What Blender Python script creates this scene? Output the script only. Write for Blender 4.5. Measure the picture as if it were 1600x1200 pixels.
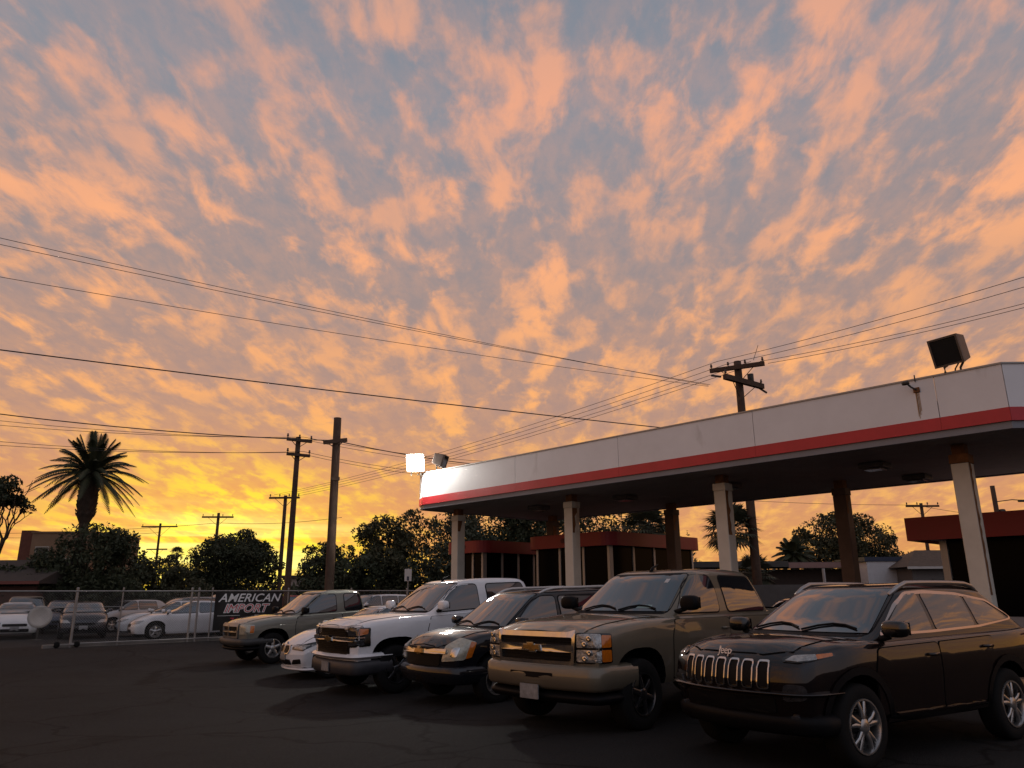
import bpy, bmesh, math, random
from math import sin, cos, pi, radians, sqrt, atan2
from mathutils import Vector, Matrix, Euler
from mathutils.bvhtree import BVHTree

for o in list(bpy.data.objects):
    bpy.data.objects.remove(o, do_unlink=True)
scene = bpy.context.scene
COL = scene.collection
random.seed(7)

# ------------------------------------------------------------------ camera
cam_d = bpy.data.cameras.new('camera')
cam_d.sensor_width = 36.0
cam_d.lens = 1180.0 / 1600.0 * 36.0
cam_d.clip_start = 0.05
cam_d.clip_end = 5000.0
cam = bpy.data.objects.new('camera', cam_d)
COL.objects.link(cam)
CAM_H = 1.57
PITCH = math.atan(330.0 / 1180.0)
cam.matrix_world = (Matrix.Translation((0, 0, CAM_H)) @ Matrix.Rotation(pi / 2 + PITCH, 4, 'X')
                    @ Matrix.Rotation(radians(-0.4), 4, 'Z'))
scene.camera = cam

# ------------------------------------------------------------------ colour
scene.view_settings.view_transform = 'Standard'
scene.view_settings.look = 'None'
scene.view_settings.exposure = 0.0
scene.view_settings.gamma = 1.0
scene.view_settings.use_curve_mapping = False
scene.cycles.max_bounces = 6
scene.cycles.glossy_bounces = 3
scene.cycles.diffuse_bounces = 3
scene.cycles.transmission_bounces = 4
scene.cycles.transparent_max_bounces = 6
scene.cycles.use_denoising = True


def lin(r, g, b):
    f = lambda c: (c / 255 / 12.92) if c / 255 <= 0.04045 else ((c / 255 + 0.055) / 1.055) ** 2.4
    return (f(r), f(g), f(b), 1.0)


# ------------------------------------------------------------------ world: dusk sky with a broken cloud layer
SUN_AZ = radians(-20.5)      # from +Y towards +X
SUN_EL = radians(1.5)
world = bpy.data.worlds.new('World')
scene.world = world
world.use_nodes = True
world.cycles.sampling_method = 'MANUAL'
world.cycles.sample_map_resolution = 512
wn, wl = world.node_tree.nodes, world.node_tree.links
wn.clear()


def N(t, **kw):
    n = wn.new(t)
    for k, v in kw.items():
        setattr(n, k, v)
    return n


def M(op, a, b=None, clamp=False):
    n = N('ShaderNodeMath', operation=op, use_clamp=clamp)
    for i, v in enumerate((a, b)):
        if v is None:
            continue
        if isinstance(v, (int, float)):
            n.inputs[i].default_value = v
        else:
            wl.new(v, n.inputs[i])
    return n.outputs[0]


def MR(v, a, b, c=0.0, d=1.0, smooth=True):
    n = N('ShaderNodeMapRange')
    if smooth:
        n.interpolation_type = 'SMOOTHSTEP'
    wl.new(v, n.inputs['Value'])
    n.inputs['From Min'].default_value = a
    n.inputs['From Max'].default_value = b
    n.inputs['To Min'].default_value = c
    n.inputs['To Max'].default_value = d
    return n.outputs['Result']


def MIX(f, a, b, blend='MIX'):
    n = N('ShaderNodeMix', data_type='RGBA', blend_type=blend)
    for i, v in ((0, f), (6, a), (7, b)):
        if isinstance(v, (int, float)):
            n.inputs[i].default_value = v
        elif isinstance(v, tuple):
            n.inputs[i].default_value = v
        else:
            wl.new(v, n.inputs[i])
    return n.outputs[2]


def RAMP(v, stops):
    n = N('ShaderNodeValToRGB')
    e = n.color_ramp.elements
    e[0].position, e[0].color = stops[0]
    e[1].position, e[1].color = stops[1]
    for p, c in stops[2:]:
        q = e.new(p)
        q.color = c
    wl.new(v, n.inputs[0])
    return n.outputs[0]


tc = N('ShaderNodeTexCoord')
sep = N('ShaderNodeSeparateXYZ')
wl.new(tc.outputs['Generated'], sep.inputs[0])
dx, dy, dz = sep.outputs
# axes: A towards the sunset, B across it
sa, ca = sin(SUN_AZ), cos(SUN_AZ)
A = M('ADD', M('MULTIPLY', dx, sa), M('MULTIPLY', dy, ca))
B = M('SUBTRACT', M('MULTIPLY', dx, ca), M('MULTIPLY', dy, sa))
zc = M('ADD', M('MAXIMUM', dz, 0.0), 0.20)
# the cloud rows run towards a point just right of the sunset
c_az = radians(4.0)
A2 = M('ADD', M('MULTIPLY', dx, sin(c_az)), M('MULTIPLY', dy, cos(c_az)))
B2 = M('SUBTRACT', M('MULTIPLY', dx, cos(c_az)), M('MULTIPLY', dy, sin(c_az)))
pa, pb = M('DIVIDE', A2, zc), M('DIVIDE', B2, zc)
cmb = N('ShaderNodeCombineXYZ')
wl.new(M('MULTIPLY', pa, 0.56), cmb.inputs[0])
wl.new(pb, cmb.inputs[1])
mp = N('ShaderNodeMapping')
mp.inputs['Location'].default_value = (8.3, 5.1, 0.0)
mp.inputs['Rotation'].default_value = (0, 0, radians(0))
wl.new(cmb.outputs[0], mp.inputs[0])


def NOISE(scale, detail, rough, dist=0.0, vec=None):
    n = N('ShaderNodeTexNoise')
    n.inputs['Scale'].default_value = scale
    n.inputs['Detail'].default_value = detail
    n.inputs['Roughness'].default_value = rough
    n.inputs['Distortion'].default_value = dist
    wl.new(vec or mp.outputs[0], n.inputs['Vector'])
    return n.outputs['Fac']


n_big = NOISE(2.0, 2, 0.5)
n_mid = NOISE(12.5, 7, 0.58, 0.22)
n_row = NOISE(5.0, 3, 0.5, 0.2)
dens = M('ADD', M('ADD', M('MULTIPLY', n_mid, 0.72), M('MULTIPLY', n_row, 0.36)), M('MULTIPLY', n_big, 0.16))
lit = MR(dens, 0.565, 0.755)
n_dim = NOISE(3.0, 3, 0.55, 0.1)
lit = M('MULTIPLY', lit, MR(n_dim, 0.32, 0.62, 0.55, 1.0))
# thin veil that keeps the gaps from being flat
n_veil = NOISE(18.0, 6, 0.65, 0.2)
veil = MR(n_veil, 0.30, 0.75, 0.0, 0.22)
lit = M('ADD', lit, M('MULTIPLY', veil, M('SUBTRACT', 1.0, lit)))
# elevation 0..1 = 0..50 degrees
el = M('DIVIDE', M('ARCSINE', dz), radians(50.0))
lit_col = RAMP(el, [(0.0, lin(250, 188, 100)), (0.14, lin(255, 188, 100)), (0.28, lin(255, 180, 114)),
                    (0.5, lin(254, 178, 130)), (0.72, lin(238, 170, 138)), (0.88, lin(206, 160, 142)), (1.0, lin(180, 150, 142))])
gap_col = RAMP(el, [(0.0, lin(236, 160, 84)), (0.12, lin(222, 154, 112)), (0.26, lin(186, 148, 134)),
                    (0.45, lin(163, 147, 146)), (0.7, lin(147, 150, 160)), (1.0, lin(126, 138, 154))])
# clear-air share of the gaps comes from the physical sky
nish = N('ShaderNodeTexSky', sky_type='NISHITA')
nish.sun_disc = False
nish.sun_elevation = SUN_EL
nish.sun_rotation = SUN_AZ
nish.dust_density = 2.0
nish_s = MIX(1.0, nish.outputs[0], (0.07, 0.07, 0.07, 1), 'MULTIPLY')
gap_col = MIX(0.12, gap_col, nish_s)
# glow round the sunset, flattened towards the horizon
up2 = M('MULTIPLY', dz, 2.7)
d2 = M('SQRT', M('ADD', M('MULTIPLY', up2, up2), M('ADD', M('MULTIPLY', M('MULTIPLY', B, B), 3.0), 0.0)))
front = MR(A, -0.1, 0.3)
glow = M('MULTIPLY', MR(d2, 0.10, 0.66, 1.0, 0.0), front)
core = M('MULTIPLY', MR(d2, 0.14, 0.54, 1.0, 0.0), front)
lit_col = MIX(M('MULTIPLY', glow, 0.9), lit_col, lin(255, 206, 40))
gap_col = MIX(M('MULTIPLY', glow, 0.6), gap_col, lin(250, 164, 86))
lit_col = MIX(core, lit_col, (1.3, 0.98, 0.06, 1))
gap_col = MIX(M('MULTIPLY', core, 0.6), gap_col, (1.0, 0.46, 0.07, 1))
lit = M('MINIMUM', M('ADD', M('MULTIPLY', lit, M('ADD', 1.0, M('MULTIPLY', core, 0.6))), M('MULTIPLY', core, 0.10)), 1.0)
sky = MIX(lit, gap_col, lit_col)
# long low bars of brightness right above the horizon
cmb2 = N('ShaderNodeCombineXYZ')
wl.new(M('MULTIPLY', B, 2.2), cmb2.inputs[0])
wl.new(M('MULTIPLY', M('MAXIMUM', dz, 0.0), 34.0), cmb2.inputs[1])
n_bar = NOISE(1.0, 4, 0.55, 0.3, cmb2.outputs[0])
bar = M('MULTIPLY', MR(n_bar, 0.42, 0.62), MR(d2, 0.12, 0.5, 1.0, 0.0))
bar = M('MULTIPLY', bar, M('MULTIPLY', front, MR(dz, 0.06, 0.13, 1.0, 0.0)))
sky = MIX(bar, sky, (1.5, 1.3, 0.36, 1))
# the side away from the sunset is grey-blue dusk with only a hint of colour
back = MR(A, -0.74, -0.14, 0.0, 1.0)
dusk = MIX(0.82, sky, RAMP(el, [(0.0, (0.330, 0.345, 0.400, 1)), (1.0, (0.370, 0.430, 0.560, 1))]))
sky = MIX(back, dusk, sky)
bg = N('ShaderNodeBackground')
bg.inputs['Strength'].default_value = 1.0
wl.new(sky, bg.inputs['Color'])
wo = N('ShaderNodeOutputWorld')
wl.new(bg.outputs[0], wo.inputs[0])

# ------------------------------------------------------------------ low sun, veiled by the cloud bank
sun_d = bpy.data.lights.new('sun', 'SUN')
sun_d.energy = 0.35
sun_d.angle = radians(6)
sun_d.color = (1.0, 0.62, 0.25)
sun = bpy.data.objects.new('sun', sun_d)
COL.objects.link(sun)
sd = Vector((sin(SUN_AZ) * cos(SUN_EL), cos(SUN_AZ) * cos(SUN_EL), sin(SUN_EL)))
sun.rotation_euler = (-sd).to_track_quat('-Z', 'Y').to_euler()

# ------------------------------------------------------------------ materials
MATS = {}


def mat(name, col, rough=0.6, metal=0.0, coat=0.0, spec=0.5, vary=0.0, vscale=6.0, bump=0.0, bscale=60.0, emit=None, stain=None):
    if name in MATS:
        return MATS[name]
    m = bpy.data.materials.new(name)
    m.use_nodes = True
    nt = m.node_tree
    b = nt.nodes['Principled BSDF']
    c = tuple(col[:3]) + (1,)
    b.inputs['Base Color'].default_value = c
    b.inputs['Roughness'].default_value = rough
    b.inputs['Metallic'].default_value = metal
    b.inputs['Coat Weight'].default_value = coat
    b.inputs['Coat Roughness'].default_value = 0.03
    b.inputs['Coat IOR'].default_value = 1.8 if 'glass' in name else 1.5
    b.inputs['Specular IOR Level'].default_value = spec
    if emit:
        b.inputs['Emission Color'].default_value = tuple(emit[:3]) + (1,)
        b.inputs['Emission Strength'].default_value = emit[3]
    if vary or bump or stain:
        t = nt.nodes.new('ShaderNodeTexCoord')
    if vary:
        n = nt.nodes.new('ShaderNodeTexNoise')
        n.inputs['Scale'].default_value = vscale
        n.inputs['Detail'].default_value = 6
        n.inputs['Roughness'].default_value = 0.62
        nt.links.new(t.outputs['Object'], n.inputs['Vector'])
        r = nt.nodes.new('ShaderNodeValToRGB')
        r.color_ramp.elements[0].position = 0.3
        r.color_ramp.elements[1].position = 0.72
        r.color_ramp.elements[0].color = tuple(x * (1 - vary) for x in c[:3]) + (1,)
        r.color_ramp.elements[1].color = tuple(min(1, x * (1 + vary)) for x in c[:3]) + (1,)
        nt.links.new(n.outputs['Fac'], r.inputs[0])
        last = r.outputs[0]
        if stain:
            n2 = nt.nodes.new('ShaderNodeTexNoise')
            n2.inputs['Scale'].default_value = stain[3]
            n2.inputs['Detail'].default_value = 7
            mpn = nt.nodes.new('ShaderNodeMapping')
            mpn.inputs['Scale'].default_value = (1, 1, stain[4])
            nt.links.new(t.outputs['Object'], mpn.inputs[0])
            nt.links.new(mpn.outputs[0], n2.inputs['Vector'])
            r2 = nt.nodes.new('ShaderNodeMapRange')
            r2.inputs['From Min'].default_value = stain[5]
            r2.inputs['From Max'].default_value = stain[5] + 0.16
            nt.links.new(n2.outputs['Fac'], r2.inputs[0])
            mx = nt.nodes.new('ShaderNodeMix')
            mx.data_type = 'RGBA'
            nt.links.new(r2.outputs[0], mx.inputs[0])
            nt.links.new(last, mx.inputs[6])
            mx.inputs[7].default_value = tuple(stain[:3]) + (1,)
            last = mx.outputs[2]
        nt.links.new(last, b.inputs['Base Color'])
        rr = nt.nodes.new('ShaderNodeMapRange')
        rr.inputs['To Min'].default_value = max(0.02, rough - 0.08)
        rr.inputs['To Max'].default_value = min(1, rough + 0.1)
        nt.links.new(n.outputs['Fac'], rr.inputs[0])
        nt.links.new(rr.outputs[0], b.inputs['Roughness'])
    if bump:
        n = nt.nodes.new('ShaderNodeTexNoise')
        n.inputs['Scale'].default_value = bscale
        n.inputs['Detail'].default_value = 4
        nt.links.new(t.outputs['Object'], n.inputs['Vector'])
        bp = nt.nodes.new('ShaderNodeBump')
        bp.inputs['Strength'].default_value = bump
        bp.inputs['Distance'].default_value = 0.02
        nt.links.new(n.outputs['Fac'], bp.inputs['Height'])
        nt.links.new(bp.outputs[0], b.inputs['Normal'])
    MATS[name] = m
    return m


# ------------------------------------------------------------------ helpers
def link(name, me, m=None, parent=None, smooth=False, loc=None, rot=None):
    o = bpy.data.objects.new(name, me)
    COL.objects.link(o)
    if m is not None and len(me.materials) == 0:
        me.materials.append(m)
    if parent is not None:
        o.parent = parent
    if loc is not None:
        o.location = loc
    if rot is not None:
        o.rotation_euler = rot
    if smooth:
        me.polygons.foreach_set('use_smooth', [True] * len(me.polygons))
    return o


def tag(o, label=None, cat=None, group=None, kind=None):
    for k, v in (('label', label), ('category', cat), ('group', group), ('kind', kind)):
        if v:
            o[k] = v
    return o


def empty(name, loc=(0, 0, 0), rz=0.0, label=None, cat=None, group=None):
    o = bpy.data.objects.new(name, None)
    COL.objects.link(o)
    o.location = loc
    o.rotation_euler = (0, 0, rz)
    o.empty_display_size = 0.2
    return tag(o, label, cat, group)


class MB:
    """collects vertices and faces of ONE mesh"""
    def __init__(s):
        s.v, s.f = [], []

    def add(s, vs, fs):
        k = len(s.v)
        s.v += [tuple(p) for p in vs]
        s.f += [tuple(i + k for i in f) for f in fs]
        return s

    def box(s, x0, x1, y0, y1, z0, z1, mtx=None):
        vs = [Vector((x, y, z)) for x in (x0, x1) for y in (y0, y1) for z in (z0, z1)]
        if mtx is not None:
            vs = [mtx @ p for p in vs]
        return s.add(vs, [(0, 1, 3, 2), (4, 6, 7, 5), (0, 4, 5, 1), (2, 3, 7, 6), (0, 2, 6, 4), (1, 5, 7, 3)])

    def tube(s, pts, r, n=6, r1=None, caps=True):
        pts = [Vector(p) for p in pts]
        rings = []
        L = len(pts)
        for i, p in enumerate(pts):
            d = (pts[min(i + 1, L - 1)] - pts[max(i - 1, 0)]).normalized()
            a = Vector((0, 0, 1)) if abs(d.z) < 0.9 else Vector((1, 0, 0))
            u = d.cross(a).normalized()
            w = d.cross(u)
            rr = r if r1 is None else r + (r1 - r) * i / (L - 1)
            if isinstance(r, (list, tuple)):
                rr = r[i]
            rings.append([p + u * (rr * cos(2 * pi * k / n)) + w * (rr * sin(2 * pi * k / n)) for k in range(n)])
        vs = [q for g in rings for q in g]
        fs = []
        for i in range(L - 1):
            for k in range(n):
                fs.append((i * n + k, i * n + (k + 1) % n, (i + 1) * n + (k + 1) % n, (i + 1) * n + k))
        if caps:
            fs.append(tuple(range(n - 1, -1, -1)))
            fs.append(tuple((L - 1) * n + k for k in range(n)))
        return s.add(vs, fs)

    def lathe(s, prof, n=24, axis='Z', center=(0, 0, 0), closed=False):
        """prof: list of (radius, height)"""
        c = Vector(center)
        vs, fs = [], []
        P = len(prof)
        for r, h in prof:
            for k in range(n):
                a = 2 * pi * k / n
                if axis == 'Z':
                    vs.append(c + Vector((r * cos(a), r * sin(a), h)))
                elif axis == 'Y':
                    vs.append(c + Vector((r * cos(a), h, -r * sin(a))))
                else:
                    vs.append(c + Vector((h, r * cos(a), r * sin(a))))
        for i in range(P if closed else P - 1):
            j = (i + 1) % P
            for k in range(n):
                fs.append((i * n + k, i * n + (k + 1) % n, j * n + (k + 1) % n, j * n + k))
        return s.add(vs, fs)

    def prism(s, poly, z0, z1):
        n = len(poly)
        vs = [(x, y, z0) for x, y in poly] + [(x, y, z1) for x, y in poly]
        fs = [tuple(range(n - 1, -1, -1)), tuple(range(n, 2 * n))]
        fs += [(i, (i + 1) % n, n + (i + 1) % n, n + i) for i in range(n)]
        return s.add(vs, fs)

    def mesh(s, name):
        me = bpy.data.meshes.new(name)
        me.from_pydata(s.v, [], s.f)
        me.validate()
        me.update()
        return me

    def build(s, name, m, parent=None, smooth=False, loc=None, rot=None, bevel=0.0, fix=False):
        me = s.mesh(name)
        if bevel or fix:
            bm = bmesh.new()
            bm.from_mesh(me)
            bmesh.ops.recalc_face_normals(bm, faces=bm.faces)
            if bevel:
                es = [e for e in bm.edges if len(e.link_faces) == 2 and e.calc_face_angle(0) > 0.5]
                bmesh.ops.bevel(bm, geom=es, offset=bevel, segments=2, profile=0.5, affect='EDGES')
            bm.to_mesh(me)
            bm.free()
        return link(name, me, m, parent, smooth, loc, rot)


def text_mesh(body, size, shear=0.0, extrude=0.004, spacing=1.0, offset=0.0):
    cu = bpy.data.curves.new('lettering', 'FONT')
    cu.body = body
    cu.size = size
    cu.shear = shear
    cu.extrude = extrude
    cu.space_character = spacing
    cu.offset = offset
    cu.align_x = 'CENTER'
    cu.align_y = 'CENTER'
    cu.resolution_u = 3
    ob = bpy.data.objects.new('lettering', cu)
    COL.objects.link(ob)
    dg = bpy.context.evaluated_depsgraph_get()
    me = bpy.data.meshes.new_from_object(ob.evaluated_get(dg))
    bpy.data.objects.remove(ob, do_unlink=True)
    return me


# station frame: s runs along the canopy front, n runs away from the camera behind it
CD, SD = cos(radians(46.0)), sin(radians(46.0))
RZ = radians(-46.0)


def sn(s, n, z=0.0):
    return Vector((s * CD + n * SD, -s * SD + n * CD, z))


# ================================================================== GROUND
asphalt = mat('asphalt', (0.018, 0.018, 0.018), 0.85, spec=0.15, vary=0.45, vscale=0.30, bump=0.6, bscale=110, stain=(0.010, 0.010, 0.010, 0.8, 1.0, 0.57))


def add_cracks(m):
    """thin branching cracks and small oil spots over the asphalt colour"""
    nt = m.node_tree
    b = nt.nodes['Principled BSDF']
    src = b.inputs['Base Color'].links[0].from_socket
    t = nt.nodes.new('ShaderNodeTexCoord')
    n = nt.nodes.new('ShaderNodeTexNoise')
    n.inputs['Scale'].default_value = 1.4
    n.inputs['Detail'].default_value = 5
    nt.links.new(t.outputs['Object'], n.inputs['Vector'])
    ad = nt.nodes.new('ShaderNodeVectorMath')
    ad.operation = 'MULTIPLY_ADD'
    ad.inputs[1].default_value = (0.9, 0.9, 0.0)
    nt.links.new(n.outputs['Color'], ad.inputs[0])
    nt.links.new(t.outputs['Object'], ad.inputs[2])
    v = nt.nodes.new('ShaderNodeTexVoronoi')
    v.feature = 'DISTANCE_TO_EDGE'
    v.inputs['Scale'].default_value = 0.34
    nt.links.new(ad.outputs[0], v.inputs['Vector'])
    r = nt.nodes.new('ShaderNodeMapRange')
    r.inputs['From Min'].default_value = 0.004
    r.inputs['From Max'].default_value = 0.012
    r.inputs['To Min'].default_value = 0.35
    r.inputs['To Max'].default_value = 1.0
    nt.links.new(v.outputs['Distance'], r.inputs[0])
    fine = nt.nodes.new('ShaderNodeTexNoise')
    fine.inputs['Scale'].default_value = 38.0
    fine.inputs['Detail'].default_value = 3
    nt.links.new(t.outputs['Object'], fine.inputs['Vector'])
    r2 = nt.nodes.new('ShaderNodeMapRange')
    r2.inputs['From Min'].default_value = 0.3
    r2.inputs['From Max'].default_value = 0.7
    r2.inputs['To Min'].default_value = 0.65
    r2.inputs['To Max'].default_value = 1.45
    nt.links.new(fine.outputs['Fac'], r2.inputs[0])
    mu = nt.nodes.new('ShaderNodeMath')
    mu.operation = 'MULTIPLY'
    nt.links.new(r.outputs[0], mu.inputs[0])
    nt.links.new(r2.outputs[0], mu.inputs[1])
    mx = nt.nodes.new('ShaderNodeVectorMath')
    mx.operation = 'SCALE'
    nt.links.new(src, mx.inputs[0])
    nt.links.new(mu.outputs[0], mx.inputs['Scale'])
    nt.links.new(mx.outputs[0], b.inputs['Base Color'])


add_cracks(asphalt)
dirt = mat('dry_earth', (0.09, 0.07, 0.05), 0.95, vary=0.4, vscale=0.5)
MB().box(-900, 900, -300, 1500, -1.2, -0.45).build('ground', dirt)['kind'] = 'structure'


def gz(s, n):
    """height of the paving: the stalls fall gently away from the canopy"""
    def st(a, b, x):
        t = max(0.0, min(1.0, (x - a) / (b - a)))
        return t * t * (3 - 2 * t)
    k = st(-6.0, -13.0, s) * st(-27.5, -22.0, s)
    t = max(0.0, min(1.0, (n - 7.0) / 6.5))
    return -0.22 * (1 - t) * k * st(-6, 4, n)


def gxy(x, y):
    return gz(x * CD - y * SD, x * SD + y * CD)


lot = MB()
ss = [-75 + 5 * i for i in range(9)] + [-30 + 0.75 * i for i in range(45)] + [4 + 6 * i for i in range(7)]
ns = [-45 + 5 * i for i in range(8)] + [-6 + 0.75 * i for i in range(30)] + [17 + 5 * i for i in range(6)]
vs_ = [tuple(sn(a, b, gz(a, b))) for a in ss for b in ns]
nb = len(ns)
lot.add(vs_, [(i * nb + j, (i + 1) * nb + j, (i + 1) * nb + j + 1, i * nb + j + 1) for i in range(len(ss) - 1) for j in range(nb - 1)])
lot_o = lot.build('parking_lot', asphalt, smooth=True, fix=True)
lot_o['kind'] = 'structure'
MB().box(-900, 900, -300, 1500, -0.44, -0.30).build('verge', dirt)['kind'] = 'structure'

# ================================================================== CANOPY
white_panel = mat('white_panel', (0.80, 0.80, 0.81), 0.5, vary=0.05, vscale=1.4, bump=0.05, bscale=12, stain=(0.42, 0.40, 0.38, 1.3, 0.35, 0.66))
red_band = mat('red_band', (0.52, 0.03, 0.04), 0.45, vary=0.12, vscale=2.0)
grey_band = mat('grey_band', (0.22, 0.23, 0.26), 0.5, vary=0.1, vscale=2.0)
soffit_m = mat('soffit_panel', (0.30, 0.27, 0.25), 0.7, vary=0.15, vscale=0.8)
trim_m = mat('metal_trim', (0.35, 0.33, 0.31), 0.5, metal=0.4)
col_paint = mat('column_paint', (0.62, 0.58, 0.50), 0.6, vary=0.10, vscale=2.0, stain=(0.30, 0.13, 0.03, 1.6, 0.25, 0.55))
rust = mat('rusty_steel', (0.20, 0.085, 0.03), 0.85, vary=0.45, vscale=5.0)
dark_metal = mat('dark_metal', (0.05, 0.045, 0.04), 0.55, metal=0.3, vary=0.2)

S0, N0 = -12.0, 19.0
canopy = empty('station_canopy', sn(S0, N0), RZ, 'long flat white and red station canopy on rusty columns', 'canopy')
ZB, ZT = 4.40, 5.59
NF, NB = 15.65, 22.2
SL, SR = -20.6, -3.3
# plan outline of the canopy, starting at front left chamfer, in (s, n)
outl = [(SL - 0.5, NF + 0.24), (SL, NF), (SR, NF), (SR + 1.3, NF + 1.3), (SR + 1.3, NB - 1.3), (SR, NB), (SL, NB), (SL - 0.5, NB - 0.24)]


def inset(poly, d):
    n = len(poly)
    res = []
    for i in range(n):
        p0, p1, p2 = Vector(poly[i - 1]), Vector(poly[i]), Vector(poly[(i + 1) % n])
        a, b = (p1 - p0).normalized(), (p2 - p1).normalized()
        na, nb = Vector((-a.y, a.x)), Vector((-b.y, b.x))
        k = (na + nb)
        k = k / max(0.3, k.dot(na))
        res.append(tuple(p1 + k * d))
    return res


def band(o_poly, i_poly, i, s_a, s_b, z0, z1, mb):
    """one straight piece of a wall between outline point i and i+1, part s_a..s_b of its length"""
    j = (i + 1) % len(o_poly)
    L = lambda p, q, t: (p[0] + (q[0] - p[0]) * t - S0, p[1] + (q[1] - p[1]) * t - N0)
    q = [L(o_poly[i], o_poly[j], s_a), L(o_poly[i], o_poly[j], s_b), L(i_poly[i], i_poly[j], s_b), L(i_poly[i], i_poly[j], s_a)]
    mb.prism(q, z0, z1)


in1 = inset(outl, 0.10)
out_red = inset(outl, -0.012)
in_g, in_g2 = inset(outl, 0.03), inset(outl, 0.13)
zr1, zr0 = ZT - 0.81, ZT - 0.81 - 0.245
for i in range(8):
    j = (i + 1) % 8
    Ls = (Vector(outl[j]) - Vector(outl[i])).length
    cuts = [0, 1]
    if i == 1:
        cuts = [0] + [(s - SL) / (SR - SL) for s in (-20.0, -16.1, -12.2, -8.3, -4.45)] + [1]
    elif i == 5:
        cuts = [0, 0.25, 0.5, 0.75, 1]
    for a, b in zip(cuts[:-1], cuts[1:]):
        g = 0.006 / Ls
        m = MB(); band(outl, in1, i, a + g, b - g, zr1 + 0.004, ZT, m)
        m.build('fascia_panel', white_panel, canopy, fix=True)
        m = MB(); band(out_red, in1, i, a + g * .4, b - g * .4, zr0, zr1, m)
        m.build('red_stripe', red_band, canopy, fix=True)
    m = MB(); band(in_g, in_g2, i, 0, 1, ZB, zr0 - 0.003, m)
    m.build('grey_band', grey_band, canopy, fix=True)
    m = MB(); band(inset(outl, -0.02), in1, i, 0, 1, ZT + 0.002, ZT + 0.035, m)
    m.build('top_cap', trim_m, canopy, fix=True)
sp = [(p[0] - S0, p[1] - N0) for p in inset(outl, 0.135)]
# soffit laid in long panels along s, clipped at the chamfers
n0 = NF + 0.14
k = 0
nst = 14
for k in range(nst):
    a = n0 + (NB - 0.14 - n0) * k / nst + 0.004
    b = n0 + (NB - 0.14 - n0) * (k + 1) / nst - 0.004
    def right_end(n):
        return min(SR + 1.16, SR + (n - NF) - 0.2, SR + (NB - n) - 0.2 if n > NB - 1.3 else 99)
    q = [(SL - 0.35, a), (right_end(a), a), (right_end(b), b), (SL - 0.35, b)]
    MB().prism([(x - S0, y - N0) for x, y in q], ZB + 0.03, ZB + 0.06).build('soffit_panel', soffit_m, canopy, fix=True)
roof = MB().prism([(p[0] - S0, p[1] - N0) for p in inset(outl, 0.11)], ZT - 0.5, ZT - 0.45)
roof.build('roof_deck', trim_m, canopy, fix=True)


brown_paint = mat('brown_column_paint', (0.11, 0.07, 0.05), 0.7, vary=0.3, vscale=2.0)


def column(s, n, wd=0.33, rusty=0.6):
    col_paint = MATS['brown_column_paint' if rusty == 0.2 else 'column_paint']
    c = MB().box(s - S0 - wd / 2, s - S0 + wd / 2, n - N0 - wd / 2, n - N0 + wd / 2, 0, ZB - 0.36).build('column', col_paint, canopy, bevel=0.02)
    MB().box(s - S0 - wd / 2 - .012, s - S0 + wd / 2 + .012, n - N0 - wd / 2 - .012, n - N0 + wd / 2 + .012, ZB - 0.36, ZB - 0.18).build('collar', rust if rusty > 0.5 else col_paint, c, bevel=0.01)
    MB().box(s - S0 - wd * .36, s - S0 + wd * .36, n - N0 - wd * .36, n - N0 + wd * .36, ZB - 0.18, ZB + 0.03).build('steel_head', rust, c)
    MB().box(s - S0 - wd / 2 - .03, s - S0 + wd / 2 + .03, n - N0 - wd / 2 - .03, n - N0 + wd / 2 + .03, 0.002, 0.03).build('base_plate', rust, c)
    # streak of rust down the edge
    e = MB()
    random.seed(int(s * 10))
    z = ZB - 0.37
    x0 = s - S0 + wd / 2 + 0.003
    y0 = n - N0 - wd / 2 - 0.003
    poly = [(0, z)]
    zz = z
    pts = []
    while zz > z - 2.6 * rusty:
        pts.append((0.03 + 0.07 * random.random() * (1 - (z - zz) / 3.2), zz))
        zz -= 0.12
    vs = [(x0, y0 + 0.004, p[1]) for p in pts] + [(x0, y0 + 0.02 + p[0] * 2.2, p[1]) for p in pts]
    L = len(pts)
    fs = [(q, q + 1, L + q + 1, L + q) for q in range(L - 1)]
    e.add(vs, fs)
    e.build('rust_streak', rust, c)


for s, n, k in ((-20.2, 16.9, .15), (-15.0, 16.9, .3), (-9.95, 16.9, .45), (-4.55, 16.9, 1.0)):
    column(s, n, 0.33, k)
for s, n in ((-14.3, 21.0), (-8.35, 20.1), (-19.6, 21.0)):
    column(s, n, 0.34, 0.2)
lamp_box = mat('canopy_lamp', (0.10, 0.09, 0.085), 0.5, vary=0.2)
lamp_glass = mat('unlit_lamp_glass', (0.16, 0.15, 0.14), 0.12, coat=0.5)
for s, n in ((-6.6, 17.9), (-10.6, 18.3), (-14.0, 18.2), (-17.6, 18.2), (-6.6, 20.6)):
    b = MB().box(s - S0 - .28, s - S0 + .28, n - N0 - .28, n - N0 + .28, ZB - 0.10, ZB + 0.03).build('ceiling_light', lamp_box, canopy, bevel=0.03)
    MB().box(s - S0 - .2, s - S0 + .2, n - N0 - .2, n - N0 + .2, ZB - 0.135, ZB - 0.101).build('lens', lamp_glass, b, bevel=0.02)

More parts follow.
